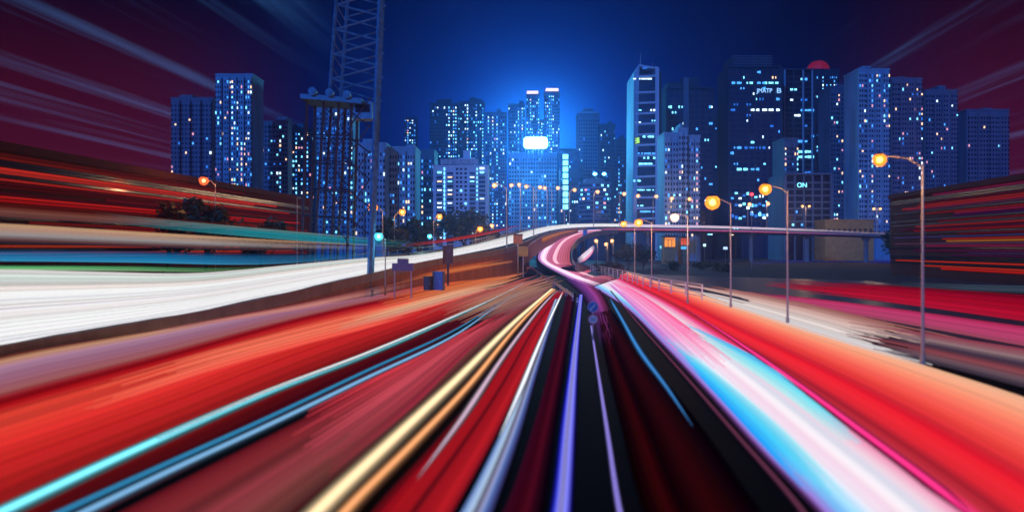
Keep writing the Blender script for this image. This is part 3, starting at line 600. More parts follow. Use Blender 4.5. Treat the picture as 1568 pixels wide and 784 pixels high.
for x in (-5,-2,2,5): b.bar((x, 1.5, zc-hh), (x, 2.3, EYE+(VH-236)*Y/F-4), .3)
b.build('support', DARKM, bb)

# column of square cyan lights
Y = 470; cs = empty('vertical_sign', ((866-UC)/F*Y, Y, 0), 0, 'tall vertical sign of stacked square cyan lights', 'sign')
b = MB(); b.box(-2.0, 2.0, .7, 1.6, EYE+(VH-330)*Y/F, EYE+(VH-234)*Y/F); b.build('backing', DARKM, cs)
b = MB(); b.box(-.5, .5, 1.6, 2.4, 0, EYE+(VH-240)*Y/F); b.build('mast', DARKM, cs)
for k in range(9):
    z = EYE+(VH-(240+k*9.6))*Y/F; b = MB(); b.box(-1.7, 1.7, .2, .69, z-1.6, z+1.5); b.build('light_panel', mat('cyan_sign_light', (.3,.6,.7), .5, emit=(.22,.88,1.0), strength=2.6, sample=False), cs)

# round building with two floodlights
Y = 400; rb = empty('round_building', ((913-UC)/F*Y, Y+10, 0), 0, 'low round building with ring bands, seen behind the flyover under two roof floodlights', 'building')
Rr = 24*Y/F; Hh = EYE+(VH-280)*Y/F; b = MB(); b.lathe([(0,0),(Rr,0),(Rr,Hh),(0,Hh)], 40); b.build('wall', GLASSB, rb)
for k in range(9):
    z = Hh-k*px(Y, 6.8); b = MB(); b.lathe([(Rr-.1,z-.5),(Rr+.5,z-.5),(Rr+.5,z+.5),(Rr-.1,z+.5)], 40); b.build('ring_band', W_GREY, rb)
b = MB(); b.lathe([(0,Hh+.5),(Rr*.75,Hh+.5),(Rr*.6,Hh+3.0),(0,Hh+3.2)], 32); b.build('roof', W_GREY, rb)
random.seed(5)
for k in range(1, 9):
    for j in range(14):
        a = R(-160+j*10.5)
        if random.random() < .22:
            o = bpy.data.objects.new('lit_window', window_mesh(wc(.05))); COL.objects.link(o); o.parent = rb; o.location = ((Rr+.1)*math.cos(a), (Rr+.1)*math.sin(a), Hh-(k-.5)*px(Y, 6.8)); o.rotation_euler = (0,0,a+R(90)); o.scale = (1.5,.3,1.1)
for u in (911, 925):
    fl = empty('floodlight', ((u-UC)/F*Y, Y, Hh+3.2), 0, 'cyan roof floodlight on the round building, the %s of the two' % ('left' if u == 911 else 'right'), 'lamp', 'floodlights on the round building')
    b = MB(); b.bar((0,0,-2.2), (0,0,1.2), .2); b.build('post', DARKM, fl)
    b = MB(); b.lathe([(0,-.9),(.9,-.6),(1.25,0),(.9,.7),(0,1.0)], 14, (0,-.2,1.6)); b.build('lamp_head', mat('floodlight_cyan', (.3,.6,.7), .4, emit=(.16,.66,1), strength=7), fl, smooth=True)

# the white framed skyscraper
random.seed(77); Y = 420; s = Bldg('skyscraper', 'tall skyscraper with a white frame of broad floor beams and a slanted crown', 968, 1014, 121, Y, 26, 0, W_WHITE); W, Ht = s.W, s.Ht
X = lambda u: (u-991)*Y/F
Z = lambda v: EYE+(VH-v)*Y/F
b = MB(); b.box(X(973.5), X(1003.5), .6, 25.5, 0, Z(113)); s.part('curtain_wall', b, GLASSB)
b = MB(); b.add([(X(1003.5),-.5,0),(X(1009),-.5,0),(X(1009),26,0),(X(1003.5),26,0),(X(1003.5),-.5,Z(102)),(X(1009),-.5,Z(104)),(X(1009),26,Z(104)),(X(1003.5),26,Z(102))], [(3,2,1,0),(4,5,6,7),(0,1,5,4),(1,2,6,5),(2,3,7,6),(3,0,4,7)]); s.part('corner_column', b, W_WHITE)
b = MB(); b.box(X(1009.05), X(1015), 3, 26, 0, Z(108)); s.part('service_core', b, W_DARK)
b = MB(); b.add([(X(968.5),.4,0),(X(973.4),-.5,0),(X(973.4),26,0),(X(968.5),26,0),(X(971),.4,Z(112)),(X(979),-.5,Z(98)),(X(979),26,Z(98)),(X(971),26,Z(112))], [(3,2,1,0),(4,5,6,7),(0,1,5,4),(1,2,6,5),(2,3,7,6),(3,0,4,7)]); s.part('corner_column', b, W_PALE)
b = MB(); b.add([(X(979),-.4,Z(99)),(X(1004),-.4,Z(103.5)),(X(1004),-.4,Z(106)),(X(979),-.4,Z(102))]+[(X(979),25,Z(99)),(X(1004),25,Z(103.5)),(X(1004),25,Z(106)),(X(979),25,Z(102))], [(0,1,2,3),(7,6,5,4),(0,4,5,1),(1,5,6,2),(2,6,7,3),(3,7,4,0)]); s.part('crown_beam', b, W_WHITE)
b = MB(); b.bar((X(982),3,Z(98)), (X(982.6),3,Z(80)), .28, .08); s.part('antenna', b, STEEL)
b = MB(); b.bar((X(1001),3,Z(102)), (X(1001),3,Z(95)), .25, .1); s.part('antenna', b, STEEL)
vb = [117]+[141.5+k*16.1 for k in range(13)]
for v in vb:
    b = MB(); b.add([(X(974),-.35,Z(v+2.2)),(X(1003.4),-.35,Z(v+1.0)),(X(1003.4),-.35,Z(v-2.0)),(X(974),-.35,Z(v-.8))]+[(X(974),.59,Z(v+2.2)),(X(1003.4),.59,Z(v+1.0)),(X(1003.4),.59,Z(v-2.0)),(X(974),.59,Z(v-.8))], [(3,2,1,0),(4,5,6,7),(0,1,5,4),(1,2,6,5),(2,3,7,6),(3,0,4,7)]); s.part('floor_beam', b, W_WHITE)
b = MB()
for va, vc in zip(vb[:-1], vb[1:]):
    for k in range(1, 4): v = va+(vc-va)*k/4; b.box(X(974), X(1003.4), .3, .59, Z(v)-.22, Z(v)+.22)
s.part('spandrels', b, W_DARK)
def run(u0, u1, v, mt, h=2.6):
    u = u0
    while u < u1:
        ww = random.uniform(1.4, 3.4)
        if random.random() < .82: s.lit(X(u+ww/2), Z(v), px(Y, ww*.85), px(Y, h*random.uniform(.7,1.1)), mt, .2)
        u += ww
run(969.5, 996, 121, LITC[2], 2); run(976, 982, 169, LITC[0], 2); run(996, 1002, 169, LITC[2]); run(973, 981, 187.5, LITC[2], 1.6); run(998, 1003, 185, LITC[0], 2.4)
run(984, 1003, 209.5, LITC[0], 3.2); run(973, 1002, 235, LITC[1], 2.4); run(985, 1004, 242, LITC[0], 3.2); run(978, 998, 251, LITC[0], 3.2); run(970, 981, 277, LITC[0], 3); run(972, 1001, 291, LITC[0], 2); run(976, 984, 315, LITC[0], 2.6); run(980, 1002, 324, LITC[1], 3); run(984, 1000, 104.5, LITC[3], 2)
s.done()
ys = empty('shop_sign', (((976-UC)/F)*(Y-1), Y-1, 0), 0, 'small yellow green lit sign on the white framed skyscraper', 'sign')
b = MB()
for k, (x0, z0, x1, z1) in enumerate(((972.6,212.5,977,215),(972.4,216.3,979,216.6),(975.5,212.5,978.8,211.8),(972.6,220,979,218.8),(977.8,213,978.6,219),(975.6,215,976,218.6))):
    b.bar(((x0-976)*Y/F, 0, Z(z0)), ((x1-976)*Y/F, 0, Z(z1)), .33, n=5)
b.build('lit_strokes', mat('yellow_green_neon', (.3,.4,.1), .5, emit=(.42,.85,.12), strength=1.2, sample=False), ys)
b = MB(); b.box(-1.7, 1.9, .4, .6, Z(221), Z(210.5)); b.build('backing', DARKM, ys)

# dark tower pair and pale blocks right of it
s = office('office_tower', 'dark stepped tower with scattered cyan windows right of the white framed skyscraper', 1022, 1092, 138, 470, .075, 7, runs=False, glass=GLASSB)
for u0, u1, vt in ((1024,1046,125),(1047,1072,118)):
    b = MB(); b.box((u0-1057)*470/F, (u1-1057)*470/F, 2, 20, s.Ht+.5, EYE+(VH-vt)*470/F); s.part('roof_house', b, W_DARK)
b = MB(); b.box((1046-1057)*470/F, (1054-1057)*470/F, -1.5, -.05, 0, EYE+(VH-120)*470/F); s.part('service_core', b, W_GREY)
flats('apartment_block', 'pale blue apartment block at the foot of the dark stepped tower, left wing', 1017, 1038, 206, 380, 4, .06, 1, .05, W_PALE, roof=0)
flats('apartment_block', 'pale blue apartment block at the foot of the dark stepped tower, taller middle wing', 1038.6, 1053, 199, 378, 3, .06, 1, .1, W_PALE, roof=1)
flats('apartment_block', 'pale blue apartment block, right wing with warm windows, below the dark stepped tower', 1053.6, 1072, 210, 380, 4, .09, 1, .5, W_PALE, roof=0)
flats('apartment_tower', 'slim dark tower between the dark stepped tower and the big glass tower', 1094, 1115, 172, 620, 5, .05, 1, .05, W_DARK, roof=1)

# the big dark glass tower with rooftop sign
s = office('office_tower', 'huge dark blue glass tower with lit white letters near its top', 1117, 1195, 106, 480, .07, 8, glass=GLASSB); Y = 480
b = MB(); b.box((1123-1156)*Y/F, (1184-1156)*Y/F, 2, 22, s.Ht+.6, EYE+(VH-86)*Y/F); s.part('crown', b, W_DARK)
b = MB()
for k in range(5): b.box((1123-1156)*Y/F-.2, (1184-1156)*Y/F+.2, 1.5, 1.99, s.Ht+2+k*1.7, s.Ht+2.7+k*1.7)
s.part('crown_louvre', b, W_GREY)
b = MB(); b.bar((3,10,EYE+(VH-86)*Y/F), (3,10,EYE+(VH-78)*Y/F), .3, .1); b.bar((5,10,EYE+(VH-86)*Y/F), (5,10,EYE+(VH-80)*Y/F), .25, .1); s.part('antenna', b, STEEL)
for v in (300, 316, 332):
    for u in range(1121, 1194, 6):
        if random.random() < .75: s.lit((u-1156)*Y/F, EYE+(VH-v-random.uniform(-4,4))*Y/F, px(Y, 4.2), px(Y, random.uniform(2,5)), LITC[random.choice((0,1,1,2,3))], -.55)
s.done()
def text(body, size, depth, name, mt, parent=None, align='CENTER'):
    c = bpy.data.curves.new(name, 'FONT'); c.body = body; c.size = size; c.extrude = depth; c.align_x = align; c.align_y = 'CENTER'
    o = bpy.data.objects.new(name, c); COL.objects.link(o); bpy.context.view_layer.update()
    me = bpy.data.meshes.new_from_object(o.evaluated_get(bpy.context.evaluated_depsgraph_get())); bpy.data.objects.remove(o)
    me.name = name; me.materials.clear(); me.materials.append(mt); q = bpy.data.objects.new(name, me); COL.objects.link(q)
    if parent: q.parent = parent
    return q
sg = empty('roof_sign', at(1178, 139.5, Y-1.4), 0, 'row of glowing white letters high on the huge glass tower', 'sign')
o = text('JMATP', 4.0, .12, 'letters', mat('sign_letter_light', (.4,.5,.6), .5, emit=lin((150,205,255)), strength=1.6, sample=False), sg); o.rotation_euler = (R(90),0,0); o.location = (-3.2, 0, 0); o.scale = (.92, 1, 1)
o = text('B', 4.6, .12, 'letters', MATS['sign_letter_light'], sg); o.rotation_euler = (R(90),0,0); o.location = (6.4, 0, 0); o.scale = (1.3, 1, 1)
b = MB(); b.box(-9, 9, .2, .35, -.25, .25); b.build('rail', DARKM, sg)

s = office('office_tower', 'black glass tower with pale vertical edges right of the huge glass tower', 1199, 1247, 110, 500, .10, 3, glass=GLASS, wall=W_DARK)
for u in (1201, 1229, 1243): b = MB(); b.box((u-1223)*500/F-.5, (u-1223)*500/F+.5, -1.1, -.51, 0, EYE+(VH-108)*500/F); s.part('edge_column', b, W_PALE)
s = flats('skyscraper', 'dark dotted tower under a glowing red roof dome', 1247, 1285, 108, 560, 10, .17, 1, .05, W_DARK, roof=0, bays=False)
Y = 560; rx = px(Y, 17); rzz = px(Y, 17)
b = MB(); b.lathe([(rx*math.cos(R(a)), rzz*math.sin(R(a))) for a in range(0, 91, 10)], 24, (px(Y, -6), 9, s.Ht+1.1)); b.build('red_glow_dome', mat('red_glow', (.3,.02,.03), .6, emit=lin((165,22,50)), strength=.5, sample=False), s.root, smooth=True)  # dome shape standing in for the soft red glow above the roof
b = MB()
for k in range(12): a = R(k*30); b.bar((px(Y,-6)+rx*1.02*math.cos(a), 9+rx*1.02*math.sin(a), s.Ht+1.2), (px(Y,-6)+rx*.5*math.cos(a), 9+rx*.5*math.sin(a), s.Ht+1.2+rzz*.9), .3)
s.part('dome_rib', b, DARKM)
flats('apartment_tower', 'grey violet apartment tower at the right foot of the red domed tower', 1271, 1310, 134, 470, 8, .10, 1, .35, W_GREY, roof=1)
flats('apartment_tower', 'pale violet apartment tower with square windows behind the big orange lamp', 1314, 1362, 108, 430, 10, .09, 1, .3, W_PALE, roof=2)
flats('apartment_tower', 'pinkish apartment tower right of the big orange lamp', 1365, 1412, 122, 440, 10, .07, 1, .35, W_PINK, roof=1)
flats('apartment_tower', 'dim pinkish apartment tower, second from the right edge', 1416, 1466, 140, 460, 10, .05, 0, .4, W_PINK, roof=1)
flats('apartment_tower', 'very dim apartment tower, last of the row at the right edge', 1480, 1545, 170, 470, 11, .025, 0, .5, W_PINK, roof=1)
flats('apartment_block', 'lower apartment block with warm windows at the foot of the black glass tower', 1200, 1222, 214, 420, 5, .2, 2, .4, W_GREY, roof=0)
s = office('podium_building', 'low grey building of ribbon windows with a small lit cyan sign', 1203, 1272, 270, 400, .05, 5, glass=GLASS, wall=W_GREY)
on = empty('shop_sign', at(1228, 284, 398.6), 0, 'small glowing cyan sign reading ON on the low grey building', 'sign')
CS = mat('cyan_letter_light', (.3,.6,.7), .5, emit=lin((120,225,245)), strength=2.6, sample=False)
o = text('ON', 3.6, .12, 'letters', CS, on); o.rotation_euler = (R(90),0,0); o.location = (0,-.1,0)
b = MB(); b.box(-3.2, 3.2, .1, .3, -1.7, 1.7); b.build('backing', DARKM, on)
# ochre arcaded building
random.seed(9); Y = 385; s = Bldg('arcade_building', 'long low ochre building with dark arches at the right end of the flyover', 1264, 1338, 338, Y, 14, 0, W_OCHRE); W = s.W
s.body(); b = MB(); b.box(-W/2-.5, W/2+.5, -.8, 14.5, s.Ht, s.Ht+.7); s.part('cornice', b, W_OCHRE)
gb = MB()
for k in range(9):
    x = -W/2+(k+.6)*W/9.2; P = [(x-.9, 13.5), (x+.9, 13.5)]+[(x+.9*math.cos(R(a)), 16.3+.9*math.sin(R(a))) for a in range(0, 181, 30)]
    n = len(P); gb.add([(p, -.12, z) for p, z in P]+[(p, .15, z) for p, z in P], [tuple(range(n)), tuple(range(2*n-1, n-1, -1))]+[(i, n+i, n+(i+1) % n, (i+1) % n) for i in range(n)])
s.part('arch_openings', gb, GLASS)

# long low buildings along both sides, banded to give streaks of light
def long_block(name, label, P, h, wall, strips, depth=12):
    c = P[0]; root = empty(name, (0,0,0), 0, label, 'building'); a, e = Vector((*P[0],0)), Vector((*P[1],0)); d = (e-a).normalized(); n = Vector((d.y, -d.x, 0))
    if n.dot(-a) < 0: n = -n
    def slab(nm, o, t, z0, z1, mt, s0=0, s1=1):
        p = a.lerp(e, s0)+n*o; q = a.lerp(e, s1)+n*o; r = n*t
        b = MB(); b.add([p+Vector((0,0,z0)), q+Vector((0,0,z0)), q+r+Vector((0,0,z0)), p+r+Vector((0,0,z0)), p+Vector((0,0,z1)), q+Vector((0,0,z1)), q+r+Vector((0,0,z1)), p+r+Vector((0,0,z1))], [(3,2,1,0),(4,5,6,7),(0,1,5,4),(1,2,6,5),(2,3,7,6),(3,0,4,7)]); return b.build(nm, mt, root)
    slab('wall', -depth, depth, 0, h, wall); slab('cornice', 0.003, .6, h-.6, h+.5, wall)
    for nm, z0, z1, mt, s0, s1 in strips: slab(nm, .004, .22, z0, z1, mt, s0, s1)
    return root
def lt(n, c, s): return mat(n, (.03,.02,.02), .5, emit=lin(c), strength=s)
def ribbons(seed, z0, z1, n, cols):  # glow strips added to streak the walls with light, some left as dark glass
    random.seed(seed); res = []
    for k in range(n):
        z = z0+(z1-z0)*(k+.5)/n; h = (z1-z0)/n; a = 0 if random.random() < .6 else random.uniform(0, .4); c = random.choice(cols); c = tuple(min(255, x*random.uniform(.6,1.15)) for x in c)
        if random.random() < .78: res.append(('added_strip', z-h*random.uniform(.2,.46), z+h*random.uniform(.2,.46), light_mat(c, 1.0), a, random.uniform(.6,.98)))
        else: res.append(('added_strip', z-h*.4, z+h*.4, GLASS, .01, .99))
    return res
LR1, LR2, LR3, LR4 = lt('red_strip_light', (170,28,18), .8), lt('orange_strip_light', (215,95,40), .6), lt('rose_strip_light', (120,40,60), .45), lt('violet_strip_light', (60,45,110), .5)
long_block('long_building', 'long dark red brick building with added rows of red glow strips behind the left flyover', ((-64,55),(-52,185)), 19, W_RED,
    ribbons(4, 5.5, 18.2, 30, [(120,18,12),(150,26,16),(90,14,14),(60,10,14),(175,50,26),(110,20,20)]))
long_block('long_building', 'long dark maroon building with added maroon and orange glow strips at the right edge', ((92,96),(98,186)), 20, W_RED,
    ribbons(6, 2.0, 19.2, 34, [(90,20,50),(120,22,40),(70,18,60),(150,40,30),(200,85,35),(60,35,90),(100,16,30)]))

# ------------------------------------------------------------------ street lamps
def head_mesh(r, mt):
    b = MB(); b.lathe([(0,-r),(r*.6,-r*.8),(r,-r*.2),(r*.9,r*.35),(r*.5,r*.7),(0,r*.8)], 14); return b, mt
def lamp(label, top, base_z, u_head, v_head, Y, kind=SODIUM, r=.42, power=0, pole_r=.075, group=None, double=False):
    """pole foot under the pixel 'top', lamp head at the end of the arm"""
    t = at(*top, Y); root = empty('street_lamp', (t.x, t.y, base_z), 0, label, 'street lamp', group); h = t.z-base_z
    b = MB(); b.bar((0,0,0), (0,0,h), pole_r*1.5, pole_r*.8, 8); b.bar((0,0,0), (0,0,.5), pole_r*2.2, pole_r*2.2, 8); b.build('pole', POLE, root)
    hp = at(u_head, v_head, Y)-t; hp = Vector((hp.x, 0, h+hp.z))
    for k, e in enumerate([hp, Vector((-hp.x, 0, hp.z))] if double else [hp]):
        arm = MB(); arm.tube([(0,0,h-.25), (e.x*.35, 0, (h+e.z)/2+.2), (e.x, 0, e.z+r*.75)], pole_r*.6, 6); arm.build('arm', POLE, root)
        b = MB(); b.lathe([(r*.55,r*.80),(r*.62,r*.78),(r*.5,r*1.02),(r*.2,r*1.15),(0,r*1.15)], 14); b.build('lamp_cap', DARKM, root, (e.x,0,e.z))
        b = MB(); b.lathe([(r*math.sin(R(a)), -r*math.cos(R(a))) for a in range(0, 181, 18)], 16); o_ = b.build('lamp_globe', GLOBE[kind.name], root, (e.x,0,e.z), smooth=True); b = MB(); b.lathe([(r*.42*math.sin(R(a)), -r*.42*math.cos(R(a))) for a in range(0, 181, 20)], 12); b.build('bulb', kind, o_, smooth=True)
    if power:
        l = bpy.data.lights.new('lamp_light', 'POINT'); l.energy = power*1.3; l.color = tuple(kind.node_tree.nodes['Principled BSDF'].inputs['Emission Color'].default_value)[:3]; l.shadow_soft_size = .3
        o = bpy.data.objects.new('lamp_light', l); COL.objects.link(o); o.parent = root; o.location = (hp.x, -.1, hp.z-r-.35)
    return root
LG = 'street lamps on the right roadside'
lamp('tall roadside lamp, nearest of the right row, its amber globe high up', (1413,250), 0, 1347, 245, 42, r=.38, power=900, group=LG)
lamp('roadside lamp with a bright amber globe, second nearest of the right row', (1206,292), 0, 1172, 290, 65, r=.54, power=1100, group=LG)
lamp('roadside lamp with the most brilliant amber globe, third of the right row', (1119,310), 0, 1091, 310, 82, r=.85, power=1500, group=LG)
lamp('roadside lamp with a rosy white globe, fourth of the right row', (1053,330), 0, 1033, 333, 88, WHITEL, r=.55, power=900, group=LG)
lamp('right one of two roadside lamps behind the white railing', (998,340), 0, 978, 341, 132, r=.75, power=2600, group=LG)
lamp('left one of two roadside lamps behind the white railing', (972,342), 0, 955, 343, 150, r=.66, power=2600, group=LG)
DG = 'street lamps standing on the flyover'
def deck_z(u):
    Y = vy(u)
    best = min(VP, key=lambda p: abs(p.x/p.y-(u-UC)/F) + (0 if p.y > 40 else 9)); return best.z
dl = [((776,287),757,284,'tall flyover lamp with its globe on the left, nearest of the flyover row',0), ((817,287),806,286,'flyover lamp above the white light band, left of the pair nearest the ramp',0), ((797,287),783,284,'flyover lamp second from the left, its globe close beside the nearest one',8),
      ((821,289),795,283,'flyover lamp whose white globe hangs over the ribbed tower front, left one',8), ((838,290),827,287,'flyover lamp just under the right part of the ribbed tower front',8), ((845,291),834,288,'flyover lamp right under the brilliant billboard',8), ((864,291),854,288,'flyover lamp standing beside the column of square cyan lights, left side',9), ((872,295),880,291,'flyover lamp standing beside the column of square cyan lights, right side',9),
      ((909,298),915,294,'flyover lamp in front of the round building',5), ((949,299),956,297,'flyover lamp in the gap between the round building and the white framed skyscraper',5), ((972,301),977,300,'flyover lamp before the left foot of the white framed skyscraper',5), ((1000,303),1005,301,'flyover lamp before the right foot of the white framed skyscraper',5),
      ((1024,306),1029,304,'flyover lamp before the pale blue block, left one',5), ((1050,307),1056,305,'flyover lamp before the pale blue block, right one',5), ((1145,312),1148,313,'flyover lamp before the huge glass tower, left one',5), ((1174,313),1176,312,'flyover lamp before the huge glass tower, right one',5)]
for (t, hu, hv, lab, back) in dl:
    Y = vy(t[0])+back; lamp(lab, t, deck_z(t[0])-.2, hu, hv, Y, SODIUMF, r=max(.6, 4.0*Y/F*.8), power=2600 if t[0] < 830 else 1200, pole_r=.12, group=DG)
lamp('twin headed lamp on the right part of the flyover, left one', (1234,317), deck_z(1234)-.2, 1229, 316, vy(1234)+6, SODIUMF, r=.7, power=6000, group=DG, double=True)
lamp('twin headed lamp on the right part of the flyover, before the ochre building', (1343,320), deck_z(1343)-.2, 1338, 320, vy(1343)+6, SODIUMF, r=.7, power=6000, group=DG, double=True)
LL = 'street lamps beyond the left flyover'
lamp('amber star lamp in front of the crane mast foot', (586,322), 0, 571, 318, 112, r=.80, power=900, group=LL)
lamp('orange lamp standing over the small round orange tree', (604,330), 0, 616, 325, 150, r=.72, power=700, group=LL)
lamp('orange lamp left of the dark broad tree', (664,337), 0, 673, 332, 175, r=.75, power=700, group=LL)
lamp('low yellow orange lamp in front of the dark broad tree', (728,356), 0, 735, 351, 200, r=.85, power=1500, group=LL)
lamp('cyan lamp low in front of the crane base, large one', (590,366), 0, 580, 362, 102, CYANL, r=.62, power=500, group=LL)
lamp('small pale cyan lamp left of the blue cabinets', (664,365), 0, 658, 362, 150, CYANL, r=.55, power=300, group=LL)
lamp('orange red lamp at the foot of the tall bluish slab', (330,282), 0, 312, 277, 118, REDOR, r=.75, power=900, group=LL)
lamp('unlit thin lamp post left of the crane legs', (455,302), 0, 459, 303, 110, PALE, r=.22, group=LL)
UL = 'small lamps under the flyover'
for u, v, lab in ((913,369,'small orange lamp under the flyover, leftmost of three'), (928,374,'small orange lamp under the flyover, lowest and middle of three'), (937,369,'small orange lamp under the flyover, rightmost of three'), (753,346,'small orange lamp over the orange tree by the flyover')):
    lamp(lab, (u+2,v), 0, u, v, 260 if u > 800 else 230, SODIUMF, r=.75, power=350, group=UL)
# red signal lamp
Y = 240; sgn = empty('traffic_signal', at(1151,300,Y)*1, 0, 'small glowing red signal lamp left of the second nearest roadside lamp', 'traffic light'); z0 = sgn.location.z; sgn.location.z = 0
b = MB(); b.bar((0,0,0), (0,0,z0), .12); b.build('pole', POLE, sgn)
b = MB(); b.box(-.75,.75,0,.5,z0-.8,z0+1.7); b.build('housing', DARKM, sgn)
b = MB(); b.lathe([(0,-.6),(.55,-.3),(.6,.1),(0,.6)], 14, (0,-.15,z0+.5)); b.build('red_lamp', mat('red_signal_light', (.4,.02,.02), .4, emit=(1,.03,.05), strength=6), sgn, smooth=True)

# ------------------------------------------------------------------ crane
Y = 100; cr = empty('crane', (0,0,0), 0, 'tall pale blue lattice crane with a wheeled head platform over dark legs', 'crane')
def C(u, v, y=0): p = at(u, v, Y); return Vector((p.x, p.y+y, p.z))
def lerp2(a, b_, t): return a+(b_-a)*t
def chord(f, y, v): return C(f(v), v, y)
fl_ = lambda v: 505+(140-v)*10/140
fr_ = lambda v: 569+(330-v)*13/330
for nm, f, y, v0, v1, rad in (('mast_chord', fl_, 0, -60, 142, .24), ('mast_chord', lambda v: fl_(v)+5, 4.5, -60, 142, .24), ('mast_chord', fr_, 0, -60, 440, .34), ('mast_chord', lambda v: fr_(v)-5, 4.5, -60, 440, .26)):
    b = MB(); b.bar(chord(f, y, v0), chord(f, y, v1), rad, n=4); b.build(nm, CRANEP, cr)
b = MB(); v = -50; k = 0
while v < 130:
    a, e = (fl_, fr_) if k % 2 else (fr_, fl_)
    b.bar(chord(a, 0, v), chord(e, 0, v+(17 if k % 2 else 20)), .15, n=4); b.bar(chord(lambda q: a(q), 4.5, v+5), chord(lambda q: e(q), 4.5, v+24), .12, n=4)
    b.bar(chord(fl_, 0, v), chord(lambda q: fl_(q)+5, 4.5, v+12), .07, n=4); b.bar(chord(fr_, 0, v+6), chord(lambda q: fr_(q)-5, 4.5, v+16), .07, n=4)
    v += 19; k += 1
b.build('mast_lacing', CRANEP, cr)
b = MB(); b.add([C(463,146,-1), C(556,153,-1), C(556,161,-1), C(463,153,-1), C(463,146,5), C(556,153,5), C(556,161,5), C(463,153,5)], [(3,2,1,0),(4,5,6,7),(0,1,5,4),(1,2,6,5),(2,3,7,6),(3,0,4,7)])
b.build('head_platform', CRANEP, cr)
for u, v in ((482,143), (508,145), (534,148)):
    b = MB(); p = C(u, v, 0); b.bar(p+Vector((0,-1.4,0)), p+Vector((0,-.6,0)), .55, n=18); b.bar(p+Vector((0,-1.5,0)), p+Vector((0,-.5,0)), .25, n=10); b.build('sheave_wheel', CRANEP, cr)
for a, e in (((470,153),(460,448)), ((496,156),(478,448)), ((519,158),(503,448)), ((538,160),(530,448))):
    for y in (0, 4):
        b = MB(); b.bar(C(*a, y), C(*e, y), .20, n=4); b.build('leg', CRANED, cr)
def brace(a, e, r): b = MB(); b.bar(a, e, r, n=4); b.build('brace', CRANED, cr)
for v in (205, 245, 288, 330, 372):
    for y in (0, 4): brace(C(469-(v-153)*.034, v, y), C(537-(v-160)*.03, v+3, y), .11)
for v in (165, 205, 245, 288, 330): brace(C(498, v), C(533, v+40), .09); brace(C(533, v), C(498, v+40), .09); brace(C(535, v+5), C(567, v+30), .10); brace(C(567, v-14), C(535, v+30), .10)
b = MB(); b.add([C(456,441,-2), C(574,441,-2), C(574,453,-2), C(456,453,-2), C(456,441,7), C(574,441,7), C(574,453,7), C(456,453,7)], [(3,2,1,0),(4,5,6,7),(0,1,5,4),(1,2,6,5),(2,3,7,6),(3,0,4,7)]); b.build('base_frame', CRANEP, cr)
b = MB(); b.box(0, 2.6, 0, 2.4, 0, 2.4); o = b.build('cab', CRANEP, cr, C(541, 182, 0)); 
b = MB(); b.box(.3, 2.3, -.05, .02, .9, 2.0); b.build('window', GLASS, o)

# ------------------------------------------------------------------ trees and shrubs
def tree(name, label, x, y, h, r, mt, n=900, trunk=True, blobs=7, leaf=.5, cat='tree', group=None, seed=1, z0=0, flat=.7):
    random.seed(seed); root = empty(name, (x, y, z0), 0, label, cat, group)
    if trunk:
        b = MB(); b.bar((0,0,0), (.1,.05,h*.5), h*.035, h*.022, 8)
        for k in range(6):
            a = k*1.05+random.random(); b.bar((.1,.05,h*(.32+.03*k)), (math.cos(a)*r*.6, math.sin(a)*r*.6, h*(.6+.05*k)), h*.014, h*.005, 6)
        b.build('trunk', BARK, root)
    B = []
    for k in range(blobs):
        a = random.random()*6.28; q = r*random.uniform(.1,.75); B.append((Vector((q*math.cos(a), q*math.sin(a), h*random.uniform(.52,.86) if trunk else h*random.uniform(.3,.6))), r*random.uniform(.28,.5)))
    b = MB()
    for k in range(n):
        c, br = random.choice(B); d = Vector((random.gauss(0,1), random.gauss(0,1), random.gauss(0,1)*flat)).normalized()*br*random.uniform(.45,1.08); p = c+d
        if p.z < .15: p.z = random.uniform(.15,.6)
        s = leaf*random.uniform(.5,1.2); u = Vector((random.gauss(0,1), random.gauss(0,1), random.gauss(0,.6))).normalized(); w_ = u.cross(Vector((random.gauss(0,1), random.gauss(0,1), random.gauss(0,1)))).normalized()
        b.add([p-u*s, p+w_*s*.5, p+u*s, p-w_*s*.5], [(0,1,2,3)])
    b.build('crown', mt, root); return root
def G(u, Y): return ((u-UC)/F*Y, Y)
TL = 'trees beyond the left flyover'
tree('broadleaf_tree', 'broad dark tree standing before the white block with the roof sign', *G(712,225), 19, 9.5, LEAF, 2600, leaf=.75, seed=3, group=TL, blobs=12)
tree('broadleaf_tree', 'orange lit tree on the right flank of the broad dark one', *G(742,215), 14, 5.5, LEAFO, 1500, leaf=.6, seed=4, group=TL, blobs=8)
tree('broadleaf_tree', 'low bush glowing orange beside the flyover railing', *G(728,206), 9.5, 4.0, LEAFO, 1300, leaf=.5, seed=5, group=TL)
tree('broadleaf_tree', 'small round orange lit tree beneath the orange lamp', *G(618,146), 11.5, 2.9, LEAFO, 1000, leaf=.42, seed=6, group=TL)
tree('broadleaf_tree', 'dark tree between the crane and the round orange tree', *G(596,190), 17, 6, LEAF, 1500, leaf=.6, seed=16, group=TL)
tree('broadleaf_tree', 'dark tree between the round orange tree and the lamp by the blue cabinets', *G(640,205), 16, 6, LEAF, 1500, leaf=.6, seed=17, group=TL)
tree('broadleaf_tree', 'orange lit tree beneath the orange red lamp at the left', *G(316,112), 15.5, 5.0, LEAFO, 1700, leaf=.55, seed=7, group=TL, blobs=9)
tree('broadleaf_tree', 'dark tree left of the tree under the orange red lamp', *G(258,118), 15, 6.5, LEAF, 1700, leaf=.6, seed=8, group=TL, blobs=9)
tree('broadleaf_tree', 'dark tree right of the tree under the orange red lamp', *G(400,125), 13, 6.0, LEAF, 1500, leaf=.6, seed=9, group=TL, blobs=9)
TR = 'trees beyond the right roadside'
